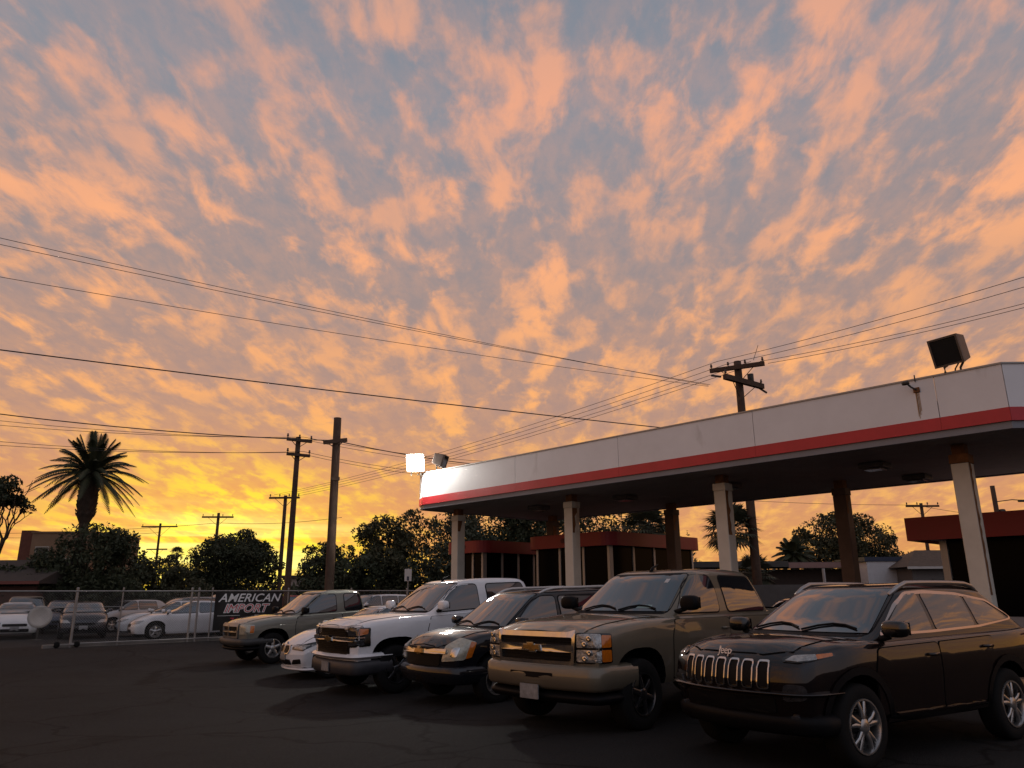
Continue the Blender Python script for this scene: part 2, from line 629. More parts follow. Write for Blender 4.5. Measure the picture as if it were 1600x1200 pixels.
# ------------------------------------------------------------------ floodlights on the canopy
def floodlight(loc, yaw, tilt, label, size=0.55, lit=False):
    r = empty('floodlight', loc, 0, label, 'floodlight', 'floodlights on the canopy edge')
    R = Matrix.Rotation(yaw, 4, 'Z') @ Matrix.Rotation(tilt, 4, 'X')
    h = size / 2
    up = Matrix.Translation((0, 0, h + 0.16))
    T = up @ R
    # local: -Y is the lit face
    m = MB()
    vs = [T @ Vector(p) for p in [(-h, -0.16, -h), (h, -0.16, -h), (h, -0.16, h), (-h, -0.16, h), (-h * .82, .2, -h * .82), (h * .82, .2, -h * .82), (h * .82, .2, h * .82), (-h * .82, .2, h * .82)]]
    m.add(vs, [(0, 1, 2, 3), (5, 4, 7, 6), (0, 4, 5, 1), (1, 5, 6, 2), (2, 6, 7, 3), (3, 7, 4, 0)])
    m.build('housing', mat('floodlight_housing', (0.16, 0.12, 0.10), 0.55, metal=0.4, vary=0.3, vscale=8), r, bevel=0.015, fix=True)
    g = MB().box(-h * .86, h * .86, -0.185, -0.163, -h * .86, h * .86, T)
    gm = mat('floodlight_lit_lens', (1, 1, 1), 0.3, emit=(1.0, 0.97, 0.90, 260.0)) if lit else mat('floodlight_dark_lens', (0.02, 0.02, 0.02), 0.08, coat=1.0)
    if lit:
        g = MB()
        vs = []
        for i in range(9):
            for j in range(9):
                x, z = -h * .86 + h * 1.72 * i / 8, -h * .86 + h * 1.72 * j / 8
                q = max(0.0, (1 - (x / h) ** 2) * (1 - (z / h) ** 2))
                vs.append(T @ Vector((x, -0.165 - 0.20 * q ** .5, z)))
        g.add(vs, [(i * 9 + j, (i + 1) * 9 + j, (i + 1) * 9 + j + 1, i * 9 + j + 1) for i in range(8) for j in range(8)])
    g.build('lens', gm, r, fix=True)
    f = MB()
    for a, b, c, d in ((-h, h, h * .87, h), (-h, h, -h, -h * .87), (-h, -h * .87, -h * .87, h * .87), (h * .87, h, -h * .87, h * .87)):
        f.box(a, b, -0.20, -0.162, c, d, T)
    f.build('lens_frame', mat('floodlight_frame', (0.13, 0.11, 0.1), 0.5, metal=0.5), r)
    for sx in (-0.55, 0.55):
        MB().tube([(sx * h, 0.02, -0.0), (sx * h, 0.02, 0.1), T @ Vector((sx * h, 0.02, -h * .98))], 0.022, 8).build('bracket', dark_metal, r)
    MB().tube([(0.05, 0.05, 0.0), (0.1, 0.1, 0.1), T @ Vector((0.05, 0.1, -h * 0.9))], 0.014, 6).build('conduit', dark_metal, r)
    if lit:
        ld = bpy.data.lights.new('floodlight_beam', 'AREA')
        ld.shape = 'SQUARE'
        ld.size = size * 0.8
        ld.energy = FLOOD_W
        ld.color = (1.0, 0.97, 0.86)
        lo = bpy.data.objects.new('floodlight_beam', ld)
        COL.objects.link(lo)
        lo.parent = r
        lo.matrix_local = T @ Matrix.Translation((0, -0.22, 0)) @ Matrix.Rotation(pi / 2, 4, 'X')
    return r


FLOOD_W = 2200.0
floodlight(sn(-4.1, NF + 0.06, ZT + 0.03), radians(-58), radians(16), 'dark unlit square floodlight above the near end of the canopy', 0.56)
floodlight(sn(-20.72, NF - 0.22, ZT - 0.06), radians(-4), radians(20), 'glaring lit floodlight on the far corner of the canopy', 0.60, True)
floodlight(sn(-19.9, NF + 0.16, ZT + 0.03), radians(75), radians(18), 'grey floodlight turned away beside the glaring one', 0.42)
# ------------------------------------------------------------------ camera on the fascia
sc = empty('security_camera', sn(-4.78, NF - 0.001, 5.50), RZ, 'small dark security camera on the canopy fascia above a rust streak', 'camera')
MB().box(-0.06, 0.06, -0.03, -0.001, -0.16, -0.06).build('wall_plate', rust, sc, bevel=0.01)
MB().tube([(0, -0.03, -0.11), (-0.06, -0.12, -0.06), (-0.1, -0.16, 0.0)], 0.018, 8).build('arm', dark_metal, sc)
MB().lathe([(0.0, -0.07), (0.035, -0.07), (0.042, -0.04), (0.042, 0.04), (0.03, 0.055), (0, 0.055)], 12, 'X', (-0.12, -0.18, 0.02)).build('housing', dark_metal, sc, smooth=True)
MB().tube([(0.0, -0.02, 0.06), (0.0, -0.02, 0.19)], 0.012, 6).build('cable', dark_metal, sc)
st = MB()
random.seed(3)
for q in range(7):
    x = random.uniform(-0.035, 0.035); zl = random.uniform(0.25, 0.52)
    st.box(x, x + random.uniform(0.006, 0.018), -0.004, -0.0015, -0.16 - zl, -0.16)
st.build('rust_streak', mat('rust_stain', (0.42, 0.27, 0.15), 0.8), sc)

# ================================================================== KIOSKS AND SHOP
red_fascia = mat('kiosk_red', (0.26, 0.018, 0.022), 0.5, vary=0.12, vscale=1.5)
mullion_m = mat('mullion_aluminium', (0.42, 0.41, 0.40), 0.45, metal=0.3)
shop_glass = mat('dark_shop_glass', (0.004, 0.004, 0.005), 0.2, spec=0.03)
wall_grey = mat('painted_block_wall', (0.34, 0.34, 0.36), 0.75, vary=0.12, vscale=3.0)


def rounded(s0, s1, n0, n1, rc, k=6):
    pts = []
    for cx, cy, a0 in ((s1 - rc, n0 + rc, -90), (s1 - rc, n1 - rc, 0), (s0 + rc, n1 - rc, 90), (s0 + rc, n0 + rc, 180)):
        for q in range(k + 1):
            a = radians(a0 + 90 * q / k)
            pts.append((cx + rc * cos(a), cy + rc * sin(a)))
    return pts


def kiosk(s0, s1, n0, n1, label, ztop=3.5, fh=0.43, rc=0.5, over=0.3, sill=0.75):
    cs, cn = (s0 + s1) / 2, (n0 + n1) / 2
    r = empty('kiosk', sn(cs, cn), RZ, label, 'kiosk', 'small kiosks with red roof bands')
    a0, a1, b0, b1 = s0 - cs, s1 - cs, n0 - cn, n1 - cn
    o, i_ = rounded(a0, a1, b0, b1, rc), rounded(a0 + .08, a1 - .08, b0 + .08, b1 - .08, rc - .06)
    L = len(o)
    vs = [(x, y, z) for z in (ztop - fh, ztop) for x, y in o] + [(x, y, z) for z in (ztop - fh, ztop) for x, y in i_]
    fs = []
    for q in range(L):
        w = (q + 1) % L
        fs += [(q, w, L + w, L + q), (2 * L + w, 2 * L + q, 3 * L + q, 3 * L + w), (L + q, L + w, 3 * L + w, 3 * L + q), (w, q, 2 * L + q, 2 * L + w)]
    MB().add(vs, fs).build('roof_band', red_fascia, r)
    MB().prism(rounded(a0 + .1, a1 - .1, b0 + .1, b1 - .1, rc - .08), ztop - fh + 0.02, ztop - fh + 0.06).build('soffit', mat('kiosk_soffit', (0.18, 0.16, 0.15), 0.7), r, fix=True)
    w = rounded(a0 + over, a1 - over, b0 + over, b1 - over, max(0.12, rc - over))
    MB().prism(w, 0, sill).build('base_wall', wall_grey, r, fix=True)
    # each pane sits between mullions
    x0, x1, y0, y1 = a0 + over + .03, a1 - over - .03, b0 + over + .03, b1 - over - .03
    zg = ztop - fh + 0.02
    def run(p, q, nn):
        p, q = Vector(p), Vector(q)
        d = (q - p) / nn
        for t in range(nn + 1):
            c = p + d * t
            MB().box(c.x - .045, c.x + .045, c.y - .045, c.y + .045, sill + .002, zg).build('mullion', mullion_m, r)
            if t < nn:
                e = p + d * (t + 1)
                u = d.normalized()
                aa, bb = c + u * .046, e - u * .046
                nrm = Vector((u.y, -u.x)) * 0.01
                MB().prism([tuple(aa - nrm), tuple(bb - nrm), tuple(bb + nrm), tuple(aa + nrm)], sill + .002, zg).build('pane', shop_glass, r, fix=True)
    run((x0, y0), (x1, y0), 3)
    run((x1 - 0.0, y0 + .09), (x1, y1), 4)
    run((x0, y0 + .09), (x0, y1), 3)
    run((x0 + .09, y1), (x1 - .09, y1), 3)
    # dark round mark left by an old emblem on the band
    em = MB()
    mk = mat('emblem_mark', (0.10, 0.02, 0.02), 0.7)
    for cx in (-0.12, 0.0, 0.12):
        em.lathe([(0.0, 0.0), (0.085, 0.0), (0.085, -0.006), (0.0, -0.006)], 12, 'Y', ((a0 + a1) / 2 + cx, b0 - 0.001, ztop - fh * .48))
    em.build('emblem', mk, r)
    return r


kiosk(-23.0, -20.75, 18.5, 22.6, 'far kiosk with a red roof band behind the white pickup')
kiosk(-19.0, -15.2, 18.9, 24.2, 'middle kiosk with a red roof band under the canopy')

shop = empty('station_shop', sn(-3.6, 22.0), RZ, 'dark glazed station shop with a deep red roof band', 'shop')
sx = lambda s: s + 3.0
ny = lambda n: n - 22.0
MB().box(sx(-6.25), sx(3), ny(20.0), ny(20.12), 2.78, 3.33).build('roof_band', red_fascia, shop)
MB().box(sx(-6.25), sx(-6.13), ny(20.125), ny(26), 2.78, 3.33).build('roof_band', red_fascia, shop)
MB().box(sx(-6.12), sx(3), ny(20.13), ny(26), 2.83, 2.89).build('roof_deck', trim_m, shop)
MB().box(sx(-5.75), sx(3), ny(20.62), ny(20.8), 0, 1.02).build('base_wall', wall_grey, shop)
MB().box(sx(-5.75), sx(-5.6), ny(20.81), ny(25.5), 0, 2.82).build('side_wall', wall_grey, shop)
MB().box(sx(-5.5), sx(3), ny(25.4), ny(25.5), 0, 2.82).build('rear_wall', wall_grey, shop)
xs = [-5.65, -3.75, -2.3, -0.8, 0.7, 2.2]
for k, s in enumerate(xs):
    wd = 0.16 if k in (0, 1) else 0.09
    MB().box(sx(s - wd / 2), sx(s + wd / 2), ny(20.60), ny(20.78), 1.022, 2.825).build('mullion', mullion_m, shop)
    if k < len(xs) - 1:
        w2 = 0.16 if k + 1 in (0, 1) else 0.09
        MB().box(sx(s + wd / 2 + .002), sx(xs[k + 1] - w2 / 2 - .002), ny(20.68), ny(20.70), 1.022, 2.825).build('pane', shop_glass, shop)
em = MB()
for cx in (-0.14, 0.0, 0.14):
    em.lathe([(0.0, 0.0), (0.1, 0.0), (0.1, -0.006), (0.0, -0.006)], 12, 'Y', (sx(-1.75) + cx, ny(20.0) - 0.001, 3.06))
em.build('emblem', mat('emblem_mark', (0.10, 0.02, 0.02), 0.7), shop)
# ================================================================== VEHICLES
rubber = mat('tyre_rubber', (0.010, 0.010, 0.010), 0.85, spec=0.15)
black_plastic = mat('black_plastic', (0.006, 0.006, 0.007), 0.5, spec=0.12, vary=0.2, vscale=20)
black_gloss = mat('black_gloss', (0.006, 0.006, 0.006), 0.15, coat=0.5)
chrome = mat('chrome', (0.62, 0.61, 0.60), 0.12, metal=1.0, vary=0.06, vscale=14)
alloy = mat('alloy_wheel', (0.42, 0.42, 0.42), 0.28, metal=0.9, vary=0.1, vscale=10)
dark_alloy = mat('dark_alloy', (0.12, 0.12, 0.125), 0.25, metal=0.9)
glass_dark = mat('car_glass', (0.012, 0.014, 0.017), 0.02, spec=0.9, coat=0.8)
lens_clear = mat('headlight_lens', (0.34, 0.34, 0.33), 0.10, metal=0.55, coat=1.0, vary=0.45, vscale=26, bump=0.7, bscale=34)
lens_yellowed = mat('hazy_headlight_lens', (0.42, 0.40, 0.32), 0.22, metal=0.2, coat=1.0, vary=0.25, vscale=18, bump=0.4, bscale=24)
lens_dark = mat('smoked_headlight_lens', (0.05, 0.05, 0.055), 0.08, metal=0.3, coat=1.0, vary=0.5, vscale=22)
lens_amber = mat('amber_lens', (0.55, 0.14, 0.01), 0.15, coat=1.0, vary=0.2, vscale=30)
lens_red = mat('red_lens', (0.35, 0.01, 0.01), 0.15, coat=1.0)
plate_m = mat('licence_plate', (0.24, 0.24, 0.245), 0.4, vary=0.35, vscale=14)
gold_m = mat('gold_badge', (0.30, 0.21, 0.09), 0.25, metal=0.9)
under_m = mat('underbody', (0.006, 0.006, 0.006), 0.95, spec=0.05)


def interp(prof, x):
    if x <= prof[0][0]:
        return prof[0][1]
    for (x0, z0), (x1, z1) in zip(prof[:-1], prof[1:]):
        if x <= x1:
            t = (x - x0) / (x1 - x0)
            return z0 + (z1 - z0) * t
    return prof[-1][1]


def smooth_interp(prof, x, w=0.07):
    return (interp(prof, x - w) + 2 * interp(prof, x) + interp(prof, x + w)) / 4


def sstep(a, b, x):
    t = max(0.0, min(1.0, (x - a) / (b - a)))
    return t * t * (3 - 2 * t)


class Car:
    def __init__(s, sp, loc, yaw, label, cat, name, group=None, detail=2):
        s.sp = sp
        s.detail = detail
        s.root = empty(name, loc, yaw, label, cat, group)
        s.paint = sp['paint']
        s.build_lower()
        s.build_cabin()

    # -------------------------------------------------- lower body
    def section(s, u):
        sp = s.sp
        W, xf, xr = sp['W'], sp['xf'], sp['xr']
        zt = smooth_interp(sp['top'], u)
        zb = interp(sp.get('bottom', [(xr, sp['zb']), (xf, sp['zb'])]), u)
        w = W * (1 - sp.get('tf', 0.05) * sstep(xf - 1.1, xf, u) ** 1.5 - sp.get('tr', 0.04) * sstep(xr + 1.0, xr, u) ** 1.5)
        cr = interp(sp['crown'], u)
        H = zt - zb
        sh = sp.get('shoulder', 1.0)
        hw = [(0, zb), (.80 * w, zb), (.93 * w, zb + .02), (.962 * w, zb + .10), (.975 * w, zb + .28 * H), (.99 * w, zb + .48 * H),
              (1.0 * w, zb + .66 * H), (.994 * w, zt - .17 * sh), (.982 * w, zt - .10 * sh), (.962 * w, zt - .055 * sh), (.93 * w, zt - .025 * sh),
              (.86 * w, zt - .004), (.70 * w, zt + cr * .45), (.42 * w, zt + cr * .85), (0, zt + cr)]
        return hw

    def warp(s, x, y, z):
        sp = s.sp
        xf, xr, W = sp['xf'], sp['xr'], sp['W']
        k = sstep(xf - 1.0, xf, x)
        x2 = x - k * (sp.get('bow', 0.12) * (abs(y) / W) ** 2.2)
        x2 += k * interp(sp.get('nose', [(0, 0), (2, 0)]), z)
        k = sstep(xr + 0.8, xr, x)
        x2 += k * (sp.get('bowr', 0.08) * (abs(y) / W) ** 2.2)
        x2 -= k * interp(sp.get('tail', [(0, 0), (2, 0)]), z)
        return (x2, y, z)

    def build_lower(s):
        sp = s.sp
        xf, xr = sp['xf'], sp['xr']
        us = []
        n = 46 if s.detail > 1 else 26
        for i in range(n + 1):
            us.append(xr + (xf - xr) * i / n)
        extra = [p[0] for p in sp['top'] if xr < p[0] < xf]
        us = sorted(set([round(u, 3) for u in us + extra]))
        us2 = [us[0]]
        for u in us[1:]:
            if u - us2[-1] > 0.018:
                us2.append(u)
        us = us2
        e = sp.get('edge', 0.05)
        rings = []

        def ring(u, ins=0.0):
            hw = s.section(min(max(u, xr + 0.001), xf - 0.001))
            zm = (hw[0][1] + hw[-1][1]) / 2
            hh = (hw[-1][1] - hw[0][1]) / 2
            ww = max(p[0] for p in hw)
            f_y, f_z = (ww - ins) / ww, (hh - ins) / hh
            hw = [(y * f_y, zm + (z - zm) * f_z) for y, z in hw]
            full = hw + [(-y, z) for y, z in hw[-2:0:-1]]
            return [s.warp(u, y, z) for y, z in full]
        rings.append(ring(xr, e)); rings.append(ring(xr + e * .3, e * .3))
        for u in us:
            if xr + e * .9 <= u <= xf - e * .9:
                rings.append(ring(u))
        rings.append(ring(xf - e * .3, e * .3)); rings.append(ring(xf, e))
        R = len(rings[0])

        def capr(ringp):
            out = []
            c = Vector((0, 0, 0))
            for p in ringp:
                c += Vector(p) / R
            for f in (0.75, 0.5, 0.25):
                out.append([(None, c.y + (p[1] - c.y) * f, c.z + (p[2] - c.z) * f) for p in ringp])
            return out, c
        vs, fs = [], []
        for g in rings:
            vs += g
        for i in range(len(rings) - 1):
            for k in range(R):
                fs.append((i * R + k, i * R + (k + 1) % R, (i + 1) * R + (k + 1) % R, (i + 1) * R + k))
        for end, u in ((0, xr), (len(rings) - 1, xf)):
            inner, c = capr(rings[end])
            base = [end * R + k for k in range(R)]
            for g in inner:
                st_ = len(vs)
                vs += [s.warp(u, p[1], p[2]) for p in g]
                new = [st_ + k for k in range(R)]
                for k in range(R):
                    q = (base[k], base[(k + 1) % R], new[(k + 1) % R], new[k])
                    fs.append(q if end else q[::-1])
                base = new
            vs.append(s.warp(u, c.y, c.z))
            for k in range(R):
                q = (base[k], base[(k + 1) % R], len(vs) - 1)
                fs.append(q if end else q[::-1])
        me = bpy.data.meshes.new('body')
        me.from_pydata(vs, [], fs)
        bm = bmesh.new(); bm.from_mesh(me)
        bmesh.ops.recalc_face_normals(bm, faces=bm.faces)
        s.bvh_lower = BVHTree.FromBMesh(bm)
        bm.to_mesh(me); bm.free()
        me.materials.append(s.paint); me.materials.append(under_m)
        for p in me.polygons:
            if p.normal.z < -0.8:
                p.material_index = 1
        body = link('body', me, None, s.root, True)
        # wheel wells (and the bed of a pickup) are cut out
        cut = MB()
        W = sp['W']
        ra = sp['ra']
        ex = sp.get('arch_exp', 2.2)
        for ax in sp['axles']:
            for sd_ in (-1, 1):
                poly = []
                for k in range(32):
                    a = 2 * pi * k / 32
                    cx, cz = cos(a), sin(a)
                    poly.append((math.copysign(abs(cx) ** (2 / ex), cx) * ra, math.copysign(abs(cz) ** (2 / ex), cz) * ra))
                y0, y1 = sd_ * (W - .34), sd_ * (W + .3)
                vs = [(ax + px, y0, sp['rt'] + .02 + pz) for px, pz in poly] + [(ax + px, y1, sp['rt'] + .02 + pz) for px, pz in poly]
                nn = 32
                fs = [tuple(range(nn - 1, -1, -1)), tuple(range(nn, 2 * nn))] + [(i, (i + 1) % nn, nn + (i + 1) % nn, nn + i) for i in range(nn)]
                cut.add(vs, fs)
        if 'bed' in sp:
            b = sp['bed']
            cut.box(b[0], b[1], -W + .14, W - .14, b[2], 3.0)
        cme = cut.mesh('cutter')
        bm = bmesh.new(); bm.from_mesh(cme); bmesh.ops.recalc_face_normals(bm, faces=bm.faces); bm.to_mesh(cme); bm.free()
        cme.materials.append(under_m); cme.materials.append(under_m)
        for p in cme.polygons:
            p.material_index = 1
        co = link('cutter', cme)
        md = body.modifiers.new('cut', 'BOOLEAN')
        md.operation = 'DIFFERENCE'; md.object = co; md.solver = 'EXACT'
        dg = bpy.context.evaluated_depsgraph_get()
        # boolean is evaluated with both objects in the same local space
        body.parent = None
        dg.update()
        new = bpy.data.meshes.new_from_object(body.evaluated_get(dg))
        body.modifiers.clear()
        old = body.data
        body.data = new
        new.name = 'body'
        bpy.data.meshes.remove(old)
        bpy.data.objects.remove(co, do_unlink=True)
        body.parent = s.root
        bm = bmesh.new(); bm.from_mesh(new)
        for e_ in bm.edges:
            if len(e_.link_faces) == 2 and e_.calc_face_angle(0) > 0.6:
                e_.smooth = False
        for f in bm.faces:
            f.smooth = True
        bm.to_mesh(new); bm.free()
        s.body = body

    # -------------------------------------------------- cabin
    def cabin_loop(s, t):
        c = s.sp['cabin']
        bul = c.get('bulge', 0.03) * 4 * t * (1 - t)
        xf = c['xf0'] + (c['xf1'] - c['xf0']) * t + bul
        xr = c['xr0'] + (c['xr1'] - c['xr0']) * t - bul * .6
        w = c['w0'] + (c['w1'] - c['w0']) * (t ** 1.35)
        rcf, rcr = c.get('rcf', 0.16), c.get('rcr', 0.12)
        bow = c.get('bow', 0.10)
        pts = []
        nf, nc, ns = (20, 6, 22) if s.detail > 1 else (10, 4, 12)
        def push(x, y):
            k = sstep(xf - 0.9, xf, x)
            kr = sstep(xr + 0.5, xr, x)
            pts.append((x - k * bow * (abs(y) / w) ** 2 + kr * c.get('bowr', 0.06) * (abs(y) / w) ** 2, y))
        for i in range(nf):      # front from right to left
            push(xf, -(w - rcf) + 2 * (w - rcf) * i / nf)
        for i in range(nc):
            a = pi / 2 * i / nc
            push(xf - rcf + rcf * cos(a), w - rcf + rcf * sin(a))
        for i in range(ns):
            x = xf - rcf - (xf - rcf - xr - rcr) * i / ns
            push(x, w)
        for i in range(nc):
            a = pi / 2 + pi / 2 * i / nc
            push(xr + rcr + rcr * cos(a), w - rcr + rcr * sin(a))
        for i in range(nf):
            push(xr, (w - rcr) - 2 * (w - rcr) * i / nf)
        for i in range(nc):
            a = pi + pi / 2 * i / nc
            push(xr + rcr + rcr * cos(a), -(w - rcr) + rcr * sin(a))
        for i in range(ns):
            x = xr + rcr + (xf - rcf - xr - rcr) * i / ns
            push(x, -w)
        for i in range(nc):
            a = 1.5 * pi + pi / 2 * i / nc
            push(xf - rcf + rcf * cos(a), -(w - rcf) + rcf * sin(a))
        return pts

    def build_cabin(s):
        sp, c = s.sp, s.sp['cabin']
        zr = c['zr']
        xm = (c['xf1'] + c['xr1']) / 2
        hl = (c['xf1'] - c['xr1']) / 2
        def zroof(x):
            d = (x - xm - c.get('peak', 0.0)) / hl
            return zr - (c.get('archf', 0.05) if d > 0 else c.get('archr', 0.04)) * min(abs(d), 1.6) ** 2.2
        def zbase(x):
            return smooth_interp(sp['top'], x) - 0.07
        loops = []
        T = [0, .07, .14, .21, .28, .35, .42, .49, .56, .63, .70, .77, .84, .90, .95]
        for t in T:
            L = s.cabin_loop(t)
            loops.append([(x, y, zbase(x) * (1 - t) + zroof(x) * t) for x, y in L])
        L1 = s.cabin_loop(1.0)
        cx = sum(p[0] for p in L1) / len(L1)
        rh = c.get('crown', 0.07)
        for ins, dz in ((0.012, .022), (0.04, .45), (.09, .70), (.18, .85), (.42, .96), (.75, 1.0)):
            out = []
            for x, y in L1:
                if ins < .1:
                    d = Vector((x - cx, y)); f = max(0, 1 - ins * 1.4 / d.length)
                else:
                    f = 1 - ins
                X, Y = cx + (x - cx) * f, y * f
                out.append((X, Y, zroof(X) - (0.0 if dz > .1 else 0) + rh * dz * 0.75 - 0.012))
            loops.append(out)
        R = len(L1)
        vs = [p for g in loops for p in g]
        fs = []
        for i in range(len(loops) - 1):
            for k in range(R):
                fs.append((i * R + k, i * R + (k + 1) % R, (i + 1) * R + (k + 1) % R, (i + 1) * R + k))
        vs.append((cx, 0, zroof(cx) + rh * .75 - 0.012))
        st_ = (len(loops) - 1) * R
        for k in range(R):
            fs.append((st_ + k, st_ + (k + 1) % R, len(vs) - 1))
        me = bpy.data.meshes.new('cabin')
        me.from_pydata(vs, [], fs)
        bm = bmesh.new(); bm.from_mesh(me)
        bmesh.ops.recalc_face_normals(bm, faces=bm.faces)
        s.bvh_cabin = BVHTree.FromBMesh(bm)
        bm.to_mesh(me); bm.free()
        s.cabin = link('cabin', me, sp.get('roof_paint', s.paint), s.root, True)

    # -------------------------------------------------- projected panels
    def view(s, v):
        if v == 'front':
            return Vector((6, 0, 0)), Vector((-1, 0, 0)), Vector((0, 1, 0)), Vector((0, 0, 1))
        if v == 'rear':
            return Vector((-6, 0, 0)), Vector((1, 0, 0)), Vector((0, 1, 0)), Vector((0, 0, 1))
        if v == 'left':
            return Vector((0, 4, 0)), Vector((0, -1, 0)), Vector((1, 0, 0)), Vector((0, 0, 1))
        if v == 'right':
            return Vector((0, -4, 0)), Vector((0, 1, 0)), Vector((1, 0, 0)), Vector((0, 0, 1))
        if v == 'top':
            return Vector((0, 0, 4)), Vector((0, 0, -1)), Vector((1, 0, 0)), Vector((0, 1, 0))
        a = v[1]      # ('diag', angle): from the front left for angle > 0, a-axis positive towards the side
        d = Vector((-cos(a), -sin(a), 0))
        return -d * 6, d, Vector((-sin(a), cos(a), 0)), Vector((0, 0, 1))

    def hit(s, v, a, b, which):
        o, d, ax, bx = s.view(v)
        best = None
        for tr in ([s.bvh_lower] if which == 'lower' else [s.bvh_cabin] if which == 'cabin' else [s.bvh_lower, s.bvh_cabin]):
            org = o + ax * a + bx * b
            h = tr.ray_cast(org, d)
            if h[0] is not None and (best is None or h[3] < best[2]):
                best = (h[0], h[1], h[3])
        if best is None:
            tr = s.bvh_cabin if which == 'cabin' else s.bvh_lower
            org = o + ax * a + bx * b
            # walk along the ray to the closest approach
            mn = None
            for q in range(0, 80):
                p = org + d * (q * 0.12)
                h = tr.find_nearest(p)
                if h[0] is not None and (mn is None or h[3] < mn[2]):
                    mn = (h[0], h[1], h[3])
            best = mn
        n = best[1]
        if n.dot(d) > 0:
            n = -n
        return best[0], n

    def panel(s, name, poly, v, m, off=0.006, which='all', rnd=0.0, rings=3, parent=None, skirt=0.02, step=0.09, hole=None, smooth=True, grid=False, gap=0.0):
        poly = [Vector(p) for p in poly]
        orig4 = list(poly)
        if rnd:
            out = []
            n = len(poly)
            for i in range(n):
                p, a, b = poly[i], poly[i - 1], poly[(i + 1) % n]
                r1 = min(rnd, (a - p).length * .45); r2 = min(rnd, (b - p).length * .45)
                q1, q2 = p + (a - p).normalized() * r1, p + (b - p).normalized() * r2
                for t in (0, .25, .5, .75, 1):
                    out.append(q1 * (1 - t) ** 2 + p * 2 * t * (1 - t) + q2 * t * t)
            poly = out
        den = []
        n = len(poly)
        for i in range(n):
            a, b = poly[i], poly[(i + 1) % n]
            k = max(1, int((b - a).length / step))
            for t in range(k):
                den.append(a + (b - a) * t / k)
        c = sum(den, Vector((0, 0))) / len(den)
        K = len(den)
        vs, fs = [], []
        def P(p, o_):
            h, nn = s.hit(v, p.x, p.y, which)
            return h + nn * o_
        if grid:
            q4 = orig4
            nu, nv = 22, 9
            for i in range(nu + 1):
                for j in range(nv + 1):
                    u_, v_ = i / nu, j / nv
                    p = (q4[0] * (1 - u_) + q4[1] * u_) * (1 - v_) + (q4[3] * (1 - u_) + q4[2] * u_) * v_
                    vs.append(P(p, off))
            for i in range(nu):
                for j in range(nv):
                    fs.append((i * (nv + 1) + j, (i + 1) * (nv + 1) + j, (i + 1) * (nv + 1) + j + 1, i * (nv + 1) + j + 1))
        elif hole is None:
            fr = [1.0] + [1 - (i + 1) / (rings + 1) for i in range(rings)]
            lo = [P(p, -skirt) for p in den]
            vs += lo
            for f in fr:
                vs += [P(c + (p - c) * f, off) for p in den]
            vs.append(P(c, off))
            NR = len(fr) + 1
            for i in range(NR - 1):
                for k in range(K):
                    fs.append((i * K + k, i * K + (k + 1) % K, (i + 1) * K + (k + 1) % K, (i + 1) * K + k))
            for k in range(K):
                fs.append(((NR - 1) * K + k, (NR - 1) * K + (k + 1) % K, NR * K))
        else:      # a frame: the polygon minus its copy shrunk by hole metres
            inn = []
            for p in den:
                d = (p - c)
                inn.append(Vector((c.x + d.x * max(0.05, 1 - hole / max(abs(x_.x - c.x) for x_ in den)), c.y + d.y * max(0.05, 1 - hole / max(abs(x_.y - c.y) for x_ in den)))))
            vs += [P(p, -skirt) for p in den] + [P(p, off) for p in den] + [P(p, off) for p in inn] + [P(p, -skirt) for p in inn]
            for i in range(3):
                for k in range(K):
                    fs.append((i * K + k, i * K + (k + 1) % K, (i + 1) * K + (k + 1) % K, (i + 1) * K + k))
        me = bpy.data.meshes.new(name)
        me.from_pydata([tuple(q) for q in vs], [], fs)
        bm = bmesh.new(); bm.from_mesh(me)
        bmesh.ops.recalc_face_normals(bm, faces=bm.faces)
        o, d, ax, bx = s.view(v)
        top = sum((f.normal.dot(-d) * f.calc_area() for f in bm.faces), 0.0)
        if top < 0:
            bmesh.ops.reverse_faces(bm, faces=bm.faces)
        for e_ in bm.edges:
            if len(e_.link_faces) == 2 and e_.calc_face_angle(0) > 0.7:
                e_.smooth = False
        bm.to_mesh(me); bm.free()
        o_ = link(name, me, m, parent or s.root, smooth)
        if gap:
            c0 = sum(orig4, Vector((0, 0))) / len(orig4)
            big = [(q.x + gap * (1 if q.x > c0.x else -1), q.y + gap * (1 if q.y > c0.y else -1)) for q in orig4]
            s.panel('shut_line', big, v, under_m, off=off * .35, which=which, rnd=rnd, rings=rings, parent=o_, skirt=.004, step=step)
        return o_

    def both(s, name, poly, m, **kw):
        a = s.panel(name, poly, 'left', m, **kw)
        b = s.panel(name, poly, 'right', m, **kw)
        return a, b

    def mirror_y(s, name, poly, v, m, **kw):
        """a front panel and its mirrored twin"""
        a = s.panel(name, poly, v, m, **kw)
        if v == 'front' or v == 'rear':
            b = s.panel(name, [(-p[0], p[1]) for p in poly], v, m, **kw)
        elif v == 'top':
            b = s.panel(name, [(p[0], -p[1]) for p in poly], v, m, **kw)
        else:
            b = s.panel(name, [(-p[0], p[1]) for p in poly], ('diag', -v[1]), m, **kw)
        return a, b

    def window(s, poly, v, trim=black_plastic, tw=0.02, name='side_window', toff=0.003, glass=glass_dark, rnd=0.07):
        c = sum((Vector(p) for p in poly), Vector((0, 0))) / len(poly)
        big = []
        for p in poly:
            d = Vector(p) - c
            big.append((p[0] + tw * (1 if d.x > 0 else -1), p[1] + tw * (1 if d.y > 0 else -1)))
        g = s.panel(name, poly, v, glass, off=toff + 0.006, which='cabin', rnd=rnd, rings=4, skirt=0.004, grid=(len(poly) == 4 and v in ('front', 'rear')))
        s.panel('window_trim', big, v, trim, off=toff, which='cabin', rnd=rnd + .02, rings=3, parent=g, skirt=0.01)
        return g

